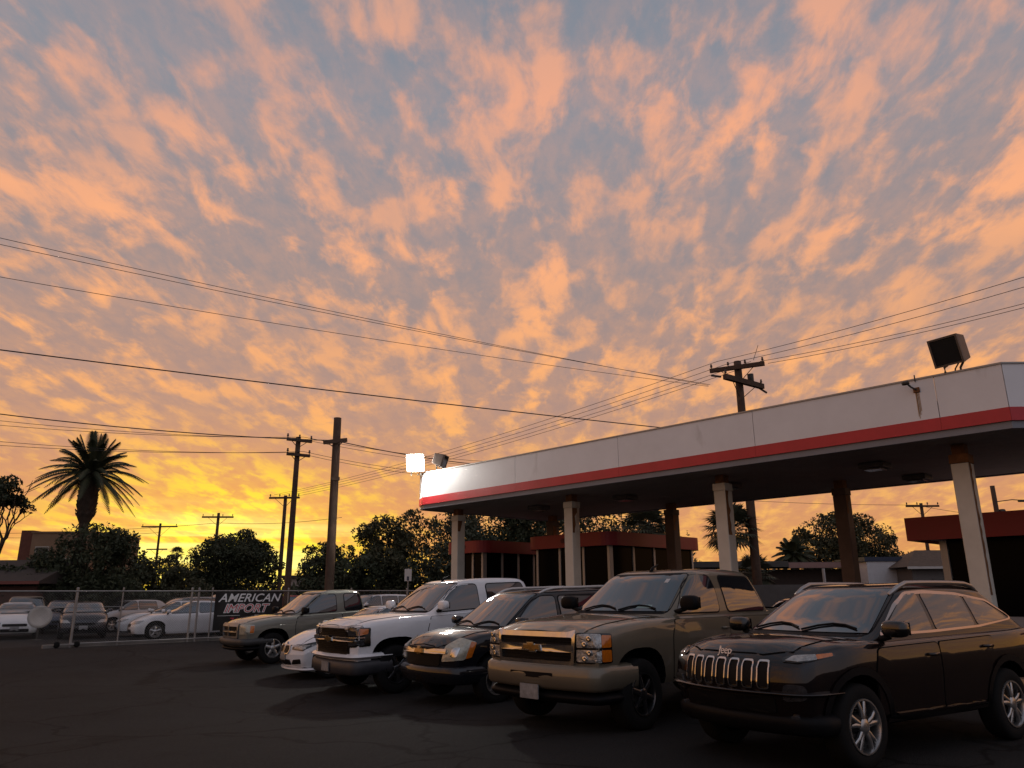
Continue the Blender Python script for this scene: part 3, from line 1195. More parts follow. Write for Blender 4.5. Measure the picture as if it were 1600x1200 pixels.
    # -------------------------------------------------- wheels
    def wheels(s, style='five', rr=0.225, wd=0.22, rim_m=alloy):
        sp = s.sp
        for ax in sp['axles']:
            for sd_ in (1, -1):
                make_wheel(s.root, ax, sd_ * (sp['W'] - 0.015), sp['rt'], rr, wd, sd_, style, rim_m)

    def mirrors(s, x, z, m, y=None, size=(0.10, 0.16, 0.19)):
        y = y or s.sp['W'] + 0.06
        for sd_ in (1, -1):
            b = MB()
            vs, fs = [], []
            nu, nv = 10, 14
            for i in range(nu + 1):
                a = pi * i / nu - pi / 2
                for k in range(nv):
                    t = 2 * pi * k / nv
                    ce = lambda v_, e_: math.copysign(abs(v_) ** e_, v_)
                    vs.append((x + size[0] * ce(cos(a), .6) * ce(cos(t), .6), sd_ * (y + size[1] * ce(cos(a), .6) * ce(sin(t), .6)), z + size[2] * .62 * ce(sin(a), .7)))
            for i in range(nu):
                for k in range(nv):
                    fs.append((i * nv + k, i * nv + (k + 1) % nv, (i + 1) * nv + (k + 1) % nv, (i + 1) * nv + k))
            b.add(vs, fs)
            o = b.build('wing_mirror', m, s.root, smooth=True, fix=True)
            MB().tube([(x + .02, sd_ * (y - size[1] - .10), z - .12), (x, sd_ * (y - size[1] * .5), z - .07)], 0.03, 8).build('mirror_arm', black_plastic, o, smooth=True)
            MB().add([(x - size[0] - .003, sd_ * (y + py), z + pz) for py, pz in ((-size[1] * .8, -size[2] * .45), (size[1] * .8, -size[2] * .45), (size[1] * .8, size[2] * .45), (-size[1] * .8, size[2] * .45))], [(0, 1, 2, 3)]).build('mirror_glass', glass_dark, o)

    def handle(s, door, x, z, m, v='left', L=0.17):
        h, nn = s.hit(v, x, z, 'lower')
        sg = 1 if v == 'left' else -1
        b = MB()
        y = h.y
        b.tube([(x - L / 2, y - sg * .01, z), (x - L / 2 + .02, y + sg * .035, z), (x + L / 2 - .02, y + sg * .04, z), (x + L / 2, y - sg * .01, z)], 0.017, 6)
        b.build('door_handle', m, door, smooth=True)

    def bar(s, name, y0, y1, z0, z1, m, off=0.02, parent=None, rnd=0.0, skirt=0.04):
        return s.panel(name, [(y0, z0), (y1, z0), (y1, z1), (y0, z1)], 'front', m, off=off, which='lower', rnd=rnd, parent=parent, rings=1, skirt=skirt)

    def bumper(s, z0, z1, m, proud=0.05, back=0.75, name='front_bumper', end='front', depth=0.16, round_=0.04):
        """a sweep that follows the plan of the nose and wraps round the corners"""
        sp = s.sp
        sg = 1 if end == 'front' else -1
        xe = sp['xf'] if end == 'front' else -sp['xr']
        W = sp['W']
        bow = sp.get('bow', .12)
        path = []
        wc = W * 0.965 + proud * .3
        rc = sp.get('rc', 0.22)
        for i in range(4):
            path.append((xe - bow - rc - back + back * i / 4, wc))
        for i in range(7):
            a = pi / 2 * i / 6
            yy = wc - rc + rc * cos(a)
            path.append((xe - bow * (min(1, (wc - rc) / W)) ** 2.2 - rc + rc * sin(a) + proud, yy))
        for i in range(1, 9):
            yy = (wc - rc) * (1 - i / 8)
            path.append((xe - bow * (yy / W) ** 2.2 + proud, yy))
        path = path + [(x, -y) for x, y in path[-2::-1]]
        zs = [(z0, .9 * depth), (z0 + .012, round_), (z0 + round_ * 1.2, 0.006), ((z0 + z1) / 2, -0.006), (z1 - round_ * 1.2, 0.0), (z1 - .012, round_), (z1, .9 * depth)]
        vs, fs = [], []
        n = len(path)
        nose = sp.get('nose', [(0, 0), (2, 0)])
        for i, (x, y) in enumerate(path):
            p0, p1 = Vector(path[max(0, i - 1)]), Vector(path[min(n - 1, i + 1)])
            d = (p1 - p0).normalized()
            nrm = Vector((-d.y, d.x))
            if nrm.dot(Vector((x - (xe - 1.2), y))) < 0:
                nrm = -nrm
            for z, ins in zs:
                k = sstep(xe - 1.0, xe, x)
                vs.append((sg * (x - nrm.x * ins + (k * interp(nose, z) if end == 'front' else 0)), y - nrm.y * ins, z))
        K = len(zs)
        for i in range(n - 1):
            for k in range(K - 1):
                fs.append((i * K + k, i * K + k + 1, (i + 1) * K + k + 1, (i + 1) * K + k))
        b = MB().add(vs, fs)
        return b.build(name, m, s.root, smooth=True, fix=True)


WHEEL_CACHE = {}


def make_wheel(root, x, y, rt, rr, wd, sd_, style, rim_m):
    key = (round(rt, 3), round(rr, 3), style, rim_m.name)
    if key not in WHEEL_CACHE:
        # local: axle along Y, outer face at y = 0, inwards is -Y
        t = MB()
        t.lathe([(rr + .005, -wd), (rt - .03, -wd), (rt - .008, -wd + .02), (rt, -wd + .05), (rt, -.05), (rt - .008, -.02), (rt - .03, 0.0), (rr + .03, .004), (rr + .004, -.008)], 40, 'Y')
        tm = t.mesh('tyre')
        r = MB()
        r.lathe([(rr + .006, -.010), (rr + .002, .006), (rr - .012, .006), (rr - .022, -.02), (rr - .03, -.08), (rr - .035, -wd + .02), (0.0, -wd + .02)], 40, 'Y')
        rm_ = r.mesh('rim')
        sp_ = MB()
        def spoke(a, w0, w1, r0, r1, y0=-.005, y1=-.012, th=.03, tw=0.0):
            def q(rad, off, yy, aa):
                return (rad * cos(aa) - off * sin(aa), yy, rad * sin(aa) + off * cos(aa))
            vs = []
            for rad, w, yy, aa in ((r0, w0, y0, a), ((r0 + r1) / 2, (w0 + w1) / 2 * .92, (y0 + y1) / 2 + .008, a + tw * .5), (r1, w1, y1, a + tw)):
                vs += [q(rad, -w, yy - th * .25, aa), q(rad, -w * .55, yy, aa), q(rad, w * .55, yy, aa), q(rad, w, yy - th * .25, aa), q(rad, w, yy - th, aa), q(rad, -w, yy - th, aa)]
            fs = []
            for i in range(2):
                for k in range(6):
                    fs.append((i * 6 + k, i * 6 + (k + 1) % 6, (i + 1) * 6 + (k + 1) % 6, (i + 1) * 6 + k))
            sp_.add(vs, fs)
        if style == 'split':
            for k in range(5):
                a = 2 * pi * k / 5 + pi / 2
                spoke(a - .10, .024, .020, .05, rr - .01, tw=-.12)
                spoke(a + .10, .024, .020, .05, rr - .01, tw=.12)
        elif style == 'five':
            for k in range(5):
                spoke(2 * pi * k / 5 + pi / 2, .045, .036, .04, rr - .01)
        elif style == 'six':
            for k in range(6):
                spoke(2 * pi * k / 6 + .3, .034, .028, .04, rr - .01)
        elif style == 'hub':
            for k in range(12):
                spoke(2 * pi * k / 12, .022, .018, .06, rr - .01)
        sp_.lathe([(.075, -.045), (.075, -.012), (.06, .0), (.03, .004), (0, .005)], 16, 'Y')
        sm_ = sp_.mesh('spokes')
        hub = MB().lathe([(0.0, -.09), (.13, -.09), (.14, -.07), (.14, -.06), (0, -.06)], 20, 'Y').mesh('brake_disc')
        for m_, mt in ((tm, rubber), (rm_, rim_m), (sm_, rim_m), (hub, dark_metal)):
            m_.materials.append(mt)
            m_.polygons.foreach_set('use_smooth', [True] * len(m_.polygons))
        WHEEL_CACHE[key] = (tm, rm_, sm_, hub)
        for m_ in (tm, rm_, sm_, hub):
            bm = bmesh.new(); bm.from_mesh(m_)
            bmesh.ops.recalc_face_normals(bm, faces=bm.faces)
            for e_ in bm.edges:
                if len(e_.link_faces) == 2 and e_.calc_face_angle(0) > 0.75:
                    e_.smooth = False
            bm.to_mesh(m_); bm.free()
    tm, rm_, sm_, hub = WHEEL_CACHE[key]
    w = link('wheel', tm, None, root, loc=(x, y, rt), rot=(0, 0, 0 if sd_ > 0 else pi))
    for nm, me in (('rim', rm_), ('spokes', sm_), ('brake_disc', hub)):
        link(nm, me, None, w)
    return w
def dgp(pts, ang):
    return [(-sin(ang) * x + cos(ang) * y, z) for x, y, z in pts]


def paint(name, col, metal=0.0, rough=0.35, coat=1.0, vary=0.06):
    return mat(name, col, rough + .12, metal=metal, coat=coat, spec=0.05, vary=vary, vscale=3.0)


BOWTIE = [(-.17, -.03), (-.05, -.03), (-.035, -.055), (.085, -.055), (.07, -.03), (.17, -.03), (.15, .03), (.05, .03), (.035, .055), (-.085, .055), (-.07, .03), (-.15, .03)]


def bowtie(c, parent, z, m, off=0.05, k=1.0, rim=chrome):
    b = c.panel('badge', [(p[0] * k, z + p[1] * k) for p in BOWTIE], 'front', rim, off=off, which='lower', rings=1, parent=parent, step=1, skirt=0.01, smooth=False)
    c.panel('badge_face', [(p[0] * k * .84, z + p[1] * k * .76) for p in BOWTIE], 'front', m, off=off + .006, which='lower', rings=1, parent=parent, step=1, skirt=0.004, smooth=False)


def wipers(c, x0, z0):
    for y0, y1 in ((-.62, -.02), (.05, .62)):
        pts = []
        for k in range(5):
            t = k / 4
            h, n = c.hit('front', y0 + (y1 - y0) * t, z0 + .05 * sin(pi * t) + .02 * t, 'cabin')
            pts.append(h + n * .022)
        MB().tube(pts, .011, 5).build('wiper', black_plastic, c.root)


def fin_antenna(c, x, y=0.0, L=0.2):
    h, n = c.hit('top', x, y, 'cabin')
    MB().tube([h - Vector((0, 0, .01)), h + Vector((-.05, 0, .05)), h + Vector((-L, 0, L * .55))], [.03, .02, .006], 6).build('antenna', black_plastic, c.root, smooth=True)


def roof_rails(c, x0, x1, y0, y1, m, h=0.055, r=0.02):
    for sg in (1, -1):
        pts = []
        nn = 12
        for k in range(nn + 1):
            t = k / nn
            x = x0 + (x1 - x0) * t
            y = sg * (y0 + (y1 - y0) * sin(pi * t) ** .5)
            p, _ = c.hit('top', x, y, 'cabin')
            lift = h * min(1, sin(pi * t) * 2.6) - .008
            pts.append((p.x, p.y, p.z + lift))
        MB().tube(pts, r, 8).build('roof_rail', m, c.root, smooth=True)


def plate(c, z, off=0.06, y=0.0, w=.152, h=.075, which='lower'):
    return c.panel('licence_plate', [(y - w, z - h), (y + w, z - h), (y + w, z + h), (y - w, z + h)], 'front', plate_m, off=off, which=which, rings=1, skirt=.01, step=1, smooth=False)


# ------------------------------------------------------------------ tan pickup
def tan_pickup(loc, yaw):
    P = paint('bronze_tan_paint', (0.17, 0.145, 0.105), 0.35)
    sp = dict(paint=P, W=1.0, xf=2.70, xr=-3.05, zb=.46, axles=(1.82, -1.82), rt=.395, ra=.50, arch_exp=2.7, shoulder=.55, bow=.13, tf=.05, edge=.028, rc=.2,
              top=[(-3.05, 1.30), (-1.74, 1.31), (-1.66, 1.27), (0.9, 1.26), (1.15, 1.24), (1.7, 1.225), (2.3, 1.17), (2.58, 1.12), (2.70, 1.07)],
              crown=[(-3, .0), (-1, .0), (1.1, .02), (1.6, .05), (2.5, .045), (2.7, .03)], bed=(-2.98, -1.72, .8),
              cabin=dict(xf0=1.28, xf1=.40, xr0=-1.62, xr1=-1.34, w0=.905, w1=.735, zr=1.815, archf=.05, archr=.03, crown=.085, bow=.13, rcr=.1))
    c = Car(sp, loc, yaw, 'bronze tan pickup with a wide chrome grille bar between two dark cars', 'pickup truck', 'pickup_truck')
    c.wheels('six', .235, .26, dark_alloy)
    c.window([(-.79, 1.30), (.79, 1.30), (.66, 1.765), (-.66, 1.765)], 'front', name='windshield', tw=.03)
    c.window([(-.7, 1.36), (.7, 1.36), (.62, 1.74), (-.62, 1.74)], 'rear', name='rear_window')
    for v in ('left', 'right'):
        c.window([(.90, 1.285), (-.14, 1.285), (-.17, 1.56), (-.12, 1.755), (.22, 1.76), (.45, 1.63)], v)
        c.window([(-.36, 1.285), (-1.40, 1.285), (-1.18, 1.74), (-.36, 1.755)], v)
        d = c.panel('front_door', [(1.14, .52), (1.16, 1.0), (1.08, 1.205), (-.21, 1.205), (-.21, .52)], v, P, off=.007, gap=.011, which='lower', rnd=.05)
        c.handle(d, -.08, 1.08, P, v)
        c.panel('side_moulding', [(1.05, .76), (-.15, .76), (-.15, .82), (1.05, .82)], v, P, off=.016, which='lower', parent=d, rings=1)
        d = c.panel('rear_door', [(-.225, .52), (-.225, 1.205), (-1.42, 1.205), (-1.40, .95), (-1.25, .52)], v, P, off=.007, gap=.011, which='lower', rnd=.05)
        c.handle(d, -1.22, 1.08, P, v)
    c.panel('hood', [(1.2, -.80), (2.62, -.72), (2.67, -.5), (2.67, .5), (2.62, .72), (1.2, .80)], 'top', P, off=.007, gap=.011, which='lower', rings=5)
    g = c.bar('grille', -.62, .62, .755, 1.075, black_plastic, off=.012)
    c.panel('grille_frame', [(-.635, .74), (.635, .74), (.66, 1.09), (-.66, 1.09)], 'front', chrome, off=.045, which='lower', parent=g, hole=.045, rnd=.03)
    c.bar('grille_bar', -.625, .625, .885, .965, chrome, off=.055, parent=g)
    for z in (.80, .842, 1.0, 1.03):
        c.bar('grille_slat', -.60, .60, z - .006, z + .006, black_plastic, off=.024, parent=g)
    bowtie(c, g, .925, gold_m, .066)
    for sg in (1, -1):
        A = sg * radians(32)
        def D(pts):
            q = dgp([(x, abs(y), z) for x, y, z in pts], abs(A))
            return [(a * sg, z) for a, z in q] if sg < 0 else q
        hl = c.panel('headlight', D([(2.68, .665, .765), (2.40, .975, .775), (2.40, .975, 1.085), (2.68, .675, 1.09)]), ('diag', A), black_gloss, off=.012, which='lower', rnd=.02)
        c.panel('upper_lens', D([(2.68, .685, .94), (2.50, .905, .94), (2.50, .905, 1.07), (2.68, .695, 1.075)]), ('diag', A), lens_clear, off=.024, which='lower', rnd=.015, parent=hl)
        c.panel('lower_lens', D([(2.68, .685, .785), (2.50, .905, .785), (2.50, .905, .915), (2.68, .685, .915)]), ('diag', A), lens_clear, off=.024, which='lower', rnd=.015, parent=hl)
        for za, zb_ in ((.79, .915), (.94, 1.065)):
            c.panel('amber_lens', D([(2.50, .91, za), (2.41, .965, za), (2.41, .965, zb_), (2.50, .91, zb_)]), ('diag', A), lens_amber, off=.024, which='lower', rnd=.015, parent=hl, rings=1)
        for k in range(4):
            zc_ = .82 + .065 * (k % 2) + (.155 if k > 1 else 0)
            h, n = c.hit(('diag', A), *D([(2.60 - .03 * (k % 2), .76 + .05 * (k % 2), zc_)])[0], 'lower')
            b = MB().lathe([(.0, .0), (.022, .0), (.034, .018), (.030, .022), (.0, .008)], 12, 'X', (0, 0, 0))
            o = b.build('reflector', chrome, hl, smooth=True)
            o.location = h + n * .024
            o.rotation_euler = n.to_track_quat('X', 'Z').to_euler()
    c.bumper(.46, .755, P, proud=.085, back=.45)
    op = c.bar('bumper_slot', -.36, .36, .60, .66, black_plastic, off=.095, rnd=.02)
    c.bumper(.32, .455, black_plastic, proud=.03, back=.35, name='lower_valance')
    MB().box(2.80, 2.815, -.155, .155, .36, .52).build('licence_plate', plate_m, c.root)
    c.bumper(.50, .72, chrome, proud=.06, back=.2, name='rear_bumper', end='rear')
    for sg in (1, -1):
        c.panel('tail_light', [(sg * .80, .85), (sg * .97, .85), (sg * .97, 1.25), (sg * .80, 1.25)], 'rear', lens_red, off=.02, which='lower')
    c.mirrors(.86, 1.41, black_plastic, 1.08, (.08, .14, .15))
    wipers(c, 1.2, 1.30)
    fin_antenna(c, .22)
    c.panel('windshield_sticker', [(.44, 1.66), (.50, 1.66), (.50, 1.71), (.44, 1.71)], 'front', mat('paper_sticker', (.5, .5, .5), .6), off=.012, which='cabin', rings=1, step=1, skirt=.002)
    c.panel('dash_paper', [(.30, 1.335), (.55, 1.335), (.52, 1.375), (.33, 1.375)], 'front', mat('dash_paper', (.22, .33, .34), .7), off=.0115, which='cabin', rings=1, step=1, skirt=.002)
    return c


# ------------------------------------------------------------------ white pickup
def white_pickup(loc, yaw):
    P = paint('white_truck_paint', (0.78, 0.78, 0.79), 0.0, .4)
    sp = dict(paint=P, W=1.01, xf=2.70, xr=-3.10, zb=.46, axles=(1.82, -1.82), rt=.40, ra=.52, arch_exp=3.0, shoulder=.55, bow=.13, tf=.05, edge=.028, rc=.2,
              top=[(-3.1, 1.36), (-1.74, 1.37), (-1.66, 1.33), (0.9, 1.29), (1.15, 1.27), (1.7, 1.26), (2.3, 1.225), (2.58, 1.18), (2.70, 1.13)],
              crown=[(-3, .0), (-1, .0), (1.1, .02), (1.6, .05), (2.5, .045), (2.7, .03)], bed=(-3.0, -1.72, .8),
              cabin=dict(xf0=1.30, xf1=.42, xr0=-1.62, xr1=-1.48, w0=.91, w1=.745, zr=1.84, archf=.05, archr=.03, crown=.085, bow=.13, rcr=.1))
    c = Car(sp, loc, yaw, 'white pickup with a blocky dark grille and chrome upper bumper edge', 'pickup truck', 'pickup_truck')
    c.wheels('six', .235, .26, dark_alloy)
    c.window([(-.79, 1.33), (.79, 1.33), (.66, 1.79), (-.66, 1.79)], 'front', name='windshield', tw=.03)
    c.window([(-.7, 1.40), (.7, 1.40), (.62, 1.76), (-.62, 1.76)], 'rear', name='rear_window')
    for v in ('left', 'right'):
        c.window([(.92, 1.315), (-.12, 1.34), (-.12, 1.775), (.24, 1.78), (.48, 1.66)], v)
        c.window([(-.36, 1.345), (-1.36, 1.36), (-1.30, 1.775), (-.36, 1.775)], v)
        d = c.panel('front_door', [(1.14, .52), (1.16, 1.0), (1.08, 1.235), (-.21, 1.26), (-.21, .52)], v, P, off=.007, gap=.011, which='lower', rnd=.05)
        c.handle(d, -.08, 1.14, P, v)
        d = c.panel('rear_door', [(-.225, .52), (-.225, 1.26), (-1.46, 1.28), (-1.44, .95), (-1.25, .52)], v, P, off=.007, gap=.011, which='lower', rnd=.05)
        c.handle(d, -1.26, 1.15, P, v)
    c.panel('hood', [(1.2, -.80), (2.62, -.72), (2.67, -.5), (2.67, .5), (2.62, .72), (1.2, .80)], 'top', P, off=.007, gap=.011, which='lower', rings=5)
    g = c.bar('grille', -.93, .93, .97, 1.135, black_plastic, off=.012)
    g2 = c.bar('lower_grille', -.70, .70, .70, .90, black_plastic, off=.014)
    c.bar('grille_bar', -.90, .90, .905, .965, chrome, off=.055, parent=g)
    c.bar('grille_bar', -.92, .92, 1.118, 1.14, P, off=.04, parent=g)
    c.bar('grille_bar', -.68, .68, .655, .70, chrome, off=.05, parent=g2)
    for z in (1.0, 1.03, 1.06, 1.09):
        c.bar('grille_slat', -.62, .62, z - .006, z + .006, black_plastic, off=.024, parent=g)
    for z in (.73, .76, .79, .82, .85):
        c.bar('grille_slat', -.66, .66, z - .006, z + .006, black_plastic, off=.026, parent=g2)
    bowtie(c, g, .935, gold_m, .066)
    for sg in (1, -1):
        A = sg * radians(32)
        def D(pts):
            q = dgp([(x, abs(y), z) for x, y, z in pts], abs(A))
            return [(a * sg, z) for a, z in q] if sg < 0 else q
        hl = c.panel('headlight', D([(2.68, .665, .80), (2.40, .99, .82), (2.40, .99, 1.12), (2.68, .675, 1.125)]), ('diag', A), black_gloss, off=.014, which='lower', rnd=.02)
        c.panel('upper_lens', D([(2.68, .70, .99), (2.50, .90, .99), (2.50, .90, 1.10), (2.68, .70, 1.10)]), ('diag', A), lens_dark, off=.024, which='lower', rnd=.015, parent=hl)
        c.panel('amber_lens', D([(2.52, .90, 1.0), (2.43, .97, 1.02), (2.42, .975, 1.10), (2.52, .90, 1.10)]), ('diag', A), lens_amber, off=.024, which='lower', rnd=.015, parent=hl, rings=1)
        c.panel('lower_lens', D([(2.68, .70, .83), (2.46, .94, .84), (2.46, .94, .93), (2.68, .70, .93)]), ('diag', A), lens_dark, off=.024, which='lower', rnd=.015, parent=hl)
        c.panel('lamp_strip', D([(2.67, .72, .945), (2.46, .95, .955), (2.46, .95, .975), (2.67, .72, .97)]), ('diag', A), chrome, off=.03, which='lower', rings=1, parent=hl)
    c.bumper(.60, .70, P, proud=.10, back=.45)
    c.bumper(.34, .595, mat('dark_grey_plastic', (.035, .035, .04), .5, vary=.2), proud=.085, back=.45, name='lower_bumper')
    for y in (-.72, .72):
        MB().lathe([(0, 0.0), (.05, 0.0), (.06, -.03), (0, -.03)], 14, 'X', (2.675, y, .50)).build('fog_lamp', chrome, c.root, smooth=True)
    MB().box(2.80, 2.812, -.155, .155, .40, .555).build('licence_plate', plate_m, c.root)
    c.bumper(.50, .72, chrome, proud=.06, back=.2, name='rear_bumper', end='rear')
    for sg in (1, -1):
        c.panel('tail_light', [(sg * .80, .9), (sg * .97, .9), (sg * .97, 1.3), (sg * .80, 1.3)], 'rear', lens_red, off=.02, which='lower')
    c.mirrors(.86, 1.43, P, 1.08, (.08, .14, .13))
    wipers(c, 1.2, 1.335)
    fin_antenna(c, .22)
    return c


# ------------------------------------------------------------------ dark suv with hazy lamps
def dark_suv(loc, yaw):
    P = paint('black_suv_paint', (0.007, 0.008, 0.011), 0.0, .3)
    sp = dict(paint=P, W=.915, xf=2.32, xr=-2.42, zb=.34, axles=(1.43, -1.43), rt=.36, ra=.43, shoulder=.7, bow=.20, tf=.07, edge=.05, rc=.26,
              top=[(-2.42, 1.06), (-2.25, 1.12), (-1, 1.11), (1.0, 1.08), (1.25, 1.075), (1.75, 1.04), (2.12, .97), (2.26, .90), (2.32, .84)],
              crown=[(-2.4, .0), (1.0, .01), (1.5, .05), (2.2, .05), (2.32, .02)],
              nose=[(.3, -.04), (.6, 0), (.8, -.01), (.95, -.06)],
              cabin=dict(xf0=1.48, xf1=.52, xr0=-2.30, xr1=-1.9, w0=.83, w1=.665, zr=1.635, archf=.05, archr=.03, crown=.07, bow=.16))
    c = Car(sp, loc, yaw, 'black suv with hazy yellowed headlights between the white and tan pickups', 'suv', 'sport_utility_vehicle')
    c.wheels('five', .22, .23, alloy)
    c.window([(-.74, 1.12), (.74, 1.12), (.60, 1.59), (-.60, 1.59)], 'front', name='windshield', tw=.03)
    c.window([(-.66, 1.2), (.66, 1.2), (.58, 1.56), (-.58, 1.56)], 'rear', name='rear_window')
    for v in ('left', 'right'):
        c.window([(1.03, 1.10), (.02, 1.12), (-.02, 1.56), (.30, 1.565), (.52, 1.46)], v)
        c.window([(-.10, 1.12), (-1.0, 1.14), (-.98, 1.54), (-.10, 1.56)], v)
        c.window([(-1.08, 1.14), (-1.95, 1.20), (-1.78, 1.48), (-1.06, 1.54)], v)
        d = c.panel('front_door', [(1.08, .40), (1.12, 1.03), (-.04, 1.05), (-.04, .40)], v, P, off=.007, gap=.011, which='lower', rnd=.05)
        c.handle(d, .1, .95, P, v)
        d = c.panel('rear_door', [(-.06, .40), (-.06, 1.05), (-1.06, 1.06), (-1.0, .75), (-.85, .40)], v, P, off=.007, gap=.011, which='lower', rnd=.05)
        c.handle(d, -.9, .97, P, v)
    c.panel('hood', [(1.45, -.70), (2.12, -.60), (2.24, -.4), (2.24, .4), (2.12, .60), (1.45, .70)], 'top', P, off=.007, gap=.011, which='lower', rings=5)
    g = c.bar('grille', -.50, .50, .60, .86, black_plastic, off=.012, rnd=.06)
    c.bar('grille_bar', -.64, .64, .775, .825, chrome, off=.045, parent=g, rnd=.02)
    bowtie(c, g, .80, gold_m, .058, .8, gold_m)
    for sg in (1, -1):
        A = sg * radians(38)
        def D(pts):
            q = dgp([(x, abs(y), z) for x, y, z in pts], abs(A))
            return [(a * sg, z) for a, z in q] if sg < 0 else q
        hl = c.panel('headlight', D([(2.22, .52, .66), (2.02, .84, .69), (1.84, .885, .93), (2.05, .72, .985), (2.16, .55, .88)]), ('diag', A), lens_yellowed, off=.02, which='lower', rnd=.03)
        c.panel('amber_lens', D([(2.01, .84, .70), (1.93, .875, .72), (1.83, .885, .92), (1.92, .86, .935)]), ('diag', A), lens_amber, off=.026, which='lower', rnd=.02, parent=hl, rings=1)
        c.panel('reflector', D([(2.13, .66, .73), (2.06, .75, .73), (2.03, .78, .86), (2.10, .67, .84)]), ('diag', A), chrome, off=.026, which='lower', rnd=.03, parent=hl, rings=1)
        c.panel('side_lamp', [(1.62, .845), (1.74, .855), (1.74, .875), (1.62, .865)], 'left' if sg > 0 else 'right', chrome, off=.008, which='lower', rings=1)
    c.bumper(.32, .60, P, proud=.06, back=.4)
    c.bar('air_intake', -.45, .45, .38, .46, black_plastic, off=.07, rnd=.03)
    c.bumper(.36, .65, P, proud=.05, back=.3, name='rear_bumper', end='rear')
    for sg in (1, -1):
        c.panel('tail_light', [(sg * .66, .8), (sg * .84, .8), (sg * .84, 1.1), (sg * .66, 1.1)], 'rear', lens_red, off=.015, which='lower')
    c.mirrors(.95, 1.19, P, .96, (.08, .11, .11))
    wipers(c, 1.4, 1.12)
    roof_rails(c, .25, -1.75, .60, .62, mat('pale_roof_rail', (.55, .54, .53), .35, metal=.5), .06, .024)
    return c


# ------------------------------------------------------------------ white sedan
def white_sedan(loc, yaw):
    P = paint('white_sedan_paint', (0.74, 0.74, 0.76), 0.0, .35)
    sp = dict(paint=P, W=.905, xf=2.14, xr=-2.38, zb=.22, axles=(1.405, -1.405), rt=.325, ra=.385, bow=.26, tf=.09, edge=.05, rc=.3,
              top=[(-2.38, .90), (-2.2, 1.03), (-1.5, 1.02), (-.9, .97), (.9, .94), (1.2, .935), (1.65, .875), (1.95, .79), (2.07, .72), (2.14, .66)],
              crown=[(-2.4, .02), (-1.5, .03), (1.0, .02), (1.5, .06), (2.05, .05), (2.14, .02)],
              nose=[(.2, -.05), (.35, 0.02), (.5, 0.02), (.65, -.03), (.8, -.1)],
              cabin=dict(xf0=1.22, xf1=.22, xr0=-1.85, xr1=-.95, w0=.80, w1=.60, zr=1.36, archf=.05, archr=.05, crown=.07, bow=.16))
    c = Car(sp, loc, yaw, 'white sedan with twin rounded grilles behind the white pickup', 'sedan', 'sedan')
    c.wheels('five', .235, .22, alloy)
    c.window([(-.70, .985), (.70, .985), (.54, 1.325), (-.54, 1.325)], 'front', name='windshield', tw=.03)
    c.window([(-.62, 1.07), (.62, 1.07), (.50, 1.31), (-.50, 1.31)], 'rear', name='rear_window')
    for v in ('left', 'right'):
        c.window([(.74, .97), (-.16, .98), (-.16, 1.325), (.0, 1.33), (.22, 1.23)], v)
        c.window([(-.25, .98), (-1.25, 1.02), (-1.05, 1.20), (-.80, 1.31), (-.25, 1.33)], v)
        d = c.panel('front_door', [(.98, .30), (1.02, .70), (.95, .895), (-.10, .92), (-.10, .30)], v, P, off=.007, gap=.011, which='lower', rnd=.05)
        c.handle(d, .06, .82, P, v)
        d = c.panel('rear_door', [(-.12, .30), (-.12, .92), (-1.15, .94), (-1.05, .62), (-.95, .30)], v, P, off=.007, gap=.011, which='lower', rnd=.05)
        c.handle(d, -.95, .85, P, v)
    c.panel('hood', [(1.2, -.68), (1.95, -.58), (2.05, -.35), (2.08, 0), (2.05, .35), (1.95, .58), (1.2, .68)], 'top', P, off=.007, gap=.011, which='lower', rings=5)
    for sg in (1, -1):
        g = c.panel('grille', [(sg * .03, .50), (sg * .27, .52), (sg * .30, .62), (sg * .24, .665), (sg * .03, .665)], 'front', black_plastic, off=.025, which='lower', rnd=.04)
        c.panel('grille_frame', [(sg * .02, .49), (sg * .28, .51), (sg * .315, .62), (sg * .25, .675), (sg * .02, .675)], 'front', chrome, off=.03, which='lower', parent=g, hole=.018, rnd=.04)
        A = sg * radians(35)
        def D(pts):
            q = dgp([(x, abs(y), z) for x, y, z in pts], abs(A))
            return [(a * sg, z) for a, z in q] if sg < 0 else q
        hl = c.panel('headlight', D([(2.06, .36, .60), (1.90, .70, .575), (1.62, .86, .735), (1.75, .80, .74), (1.95, .56, .68), (2.06, .36, .645)]), ('diag', A), black_gloss, off=.012, which='lower', rnd=.02)
        c.panel('lens', D([(2.02, .44, .612), (1.89, .70, .595), (1.72, .82, .69), (1.94, .57, .665), (2.03, .44, .645)]), ('diag', A), lens_clear, off=.02, which='lower', rnd=.02, parent=hl, rings=1)
        c.panel('side_marker', D([(1.80, .82, .54), (1.68, .865, .57), (1.68, .865, .585), (1.80, .82, .56)]), ('diag', A), lens_amber, off=.012, which='lower', rings=1)
        c.panel('air_intake', [(sg * .42, .31), (sg * .72, .33), (sg * .70, .42), (sg * .48, .40)], 'front', black_plastic, off=.012, which='lower', rnd=.03)
    c.bar('lower_intake', -.36, .36, .30, .40, black_plastic, off=.014, rnd=.03)
    c.bumper(.17, .235, P, proud=.03, back=.3, name='front_splitter', depth=.1, round_=.02)
    h, n = c.hit('front', 0, .70, 'lower')
    MB().lathe([(0, .006), (.034, .006), (.041, 0), (.041, -.01), (0, -.01)], 20, 'X').build('badge', mat('blue_badge', (.12, .18, .35), .2, coat=1), c.root, loc=h + n * .012)
    plate(c, .46, .035)
    for sg in (1, -1):
        c.panel('tail_light', [(sg * .5, .75), (sg * .8, .75), (sg * .8, .9), (sg * .5, .9)], 'rear', lens_red, off=.015, which='lower')
    c.mirrors(.86, 1.03, P, .96, (.08, .11, .11))
    wipers(c, 1.1, .985)
    return c


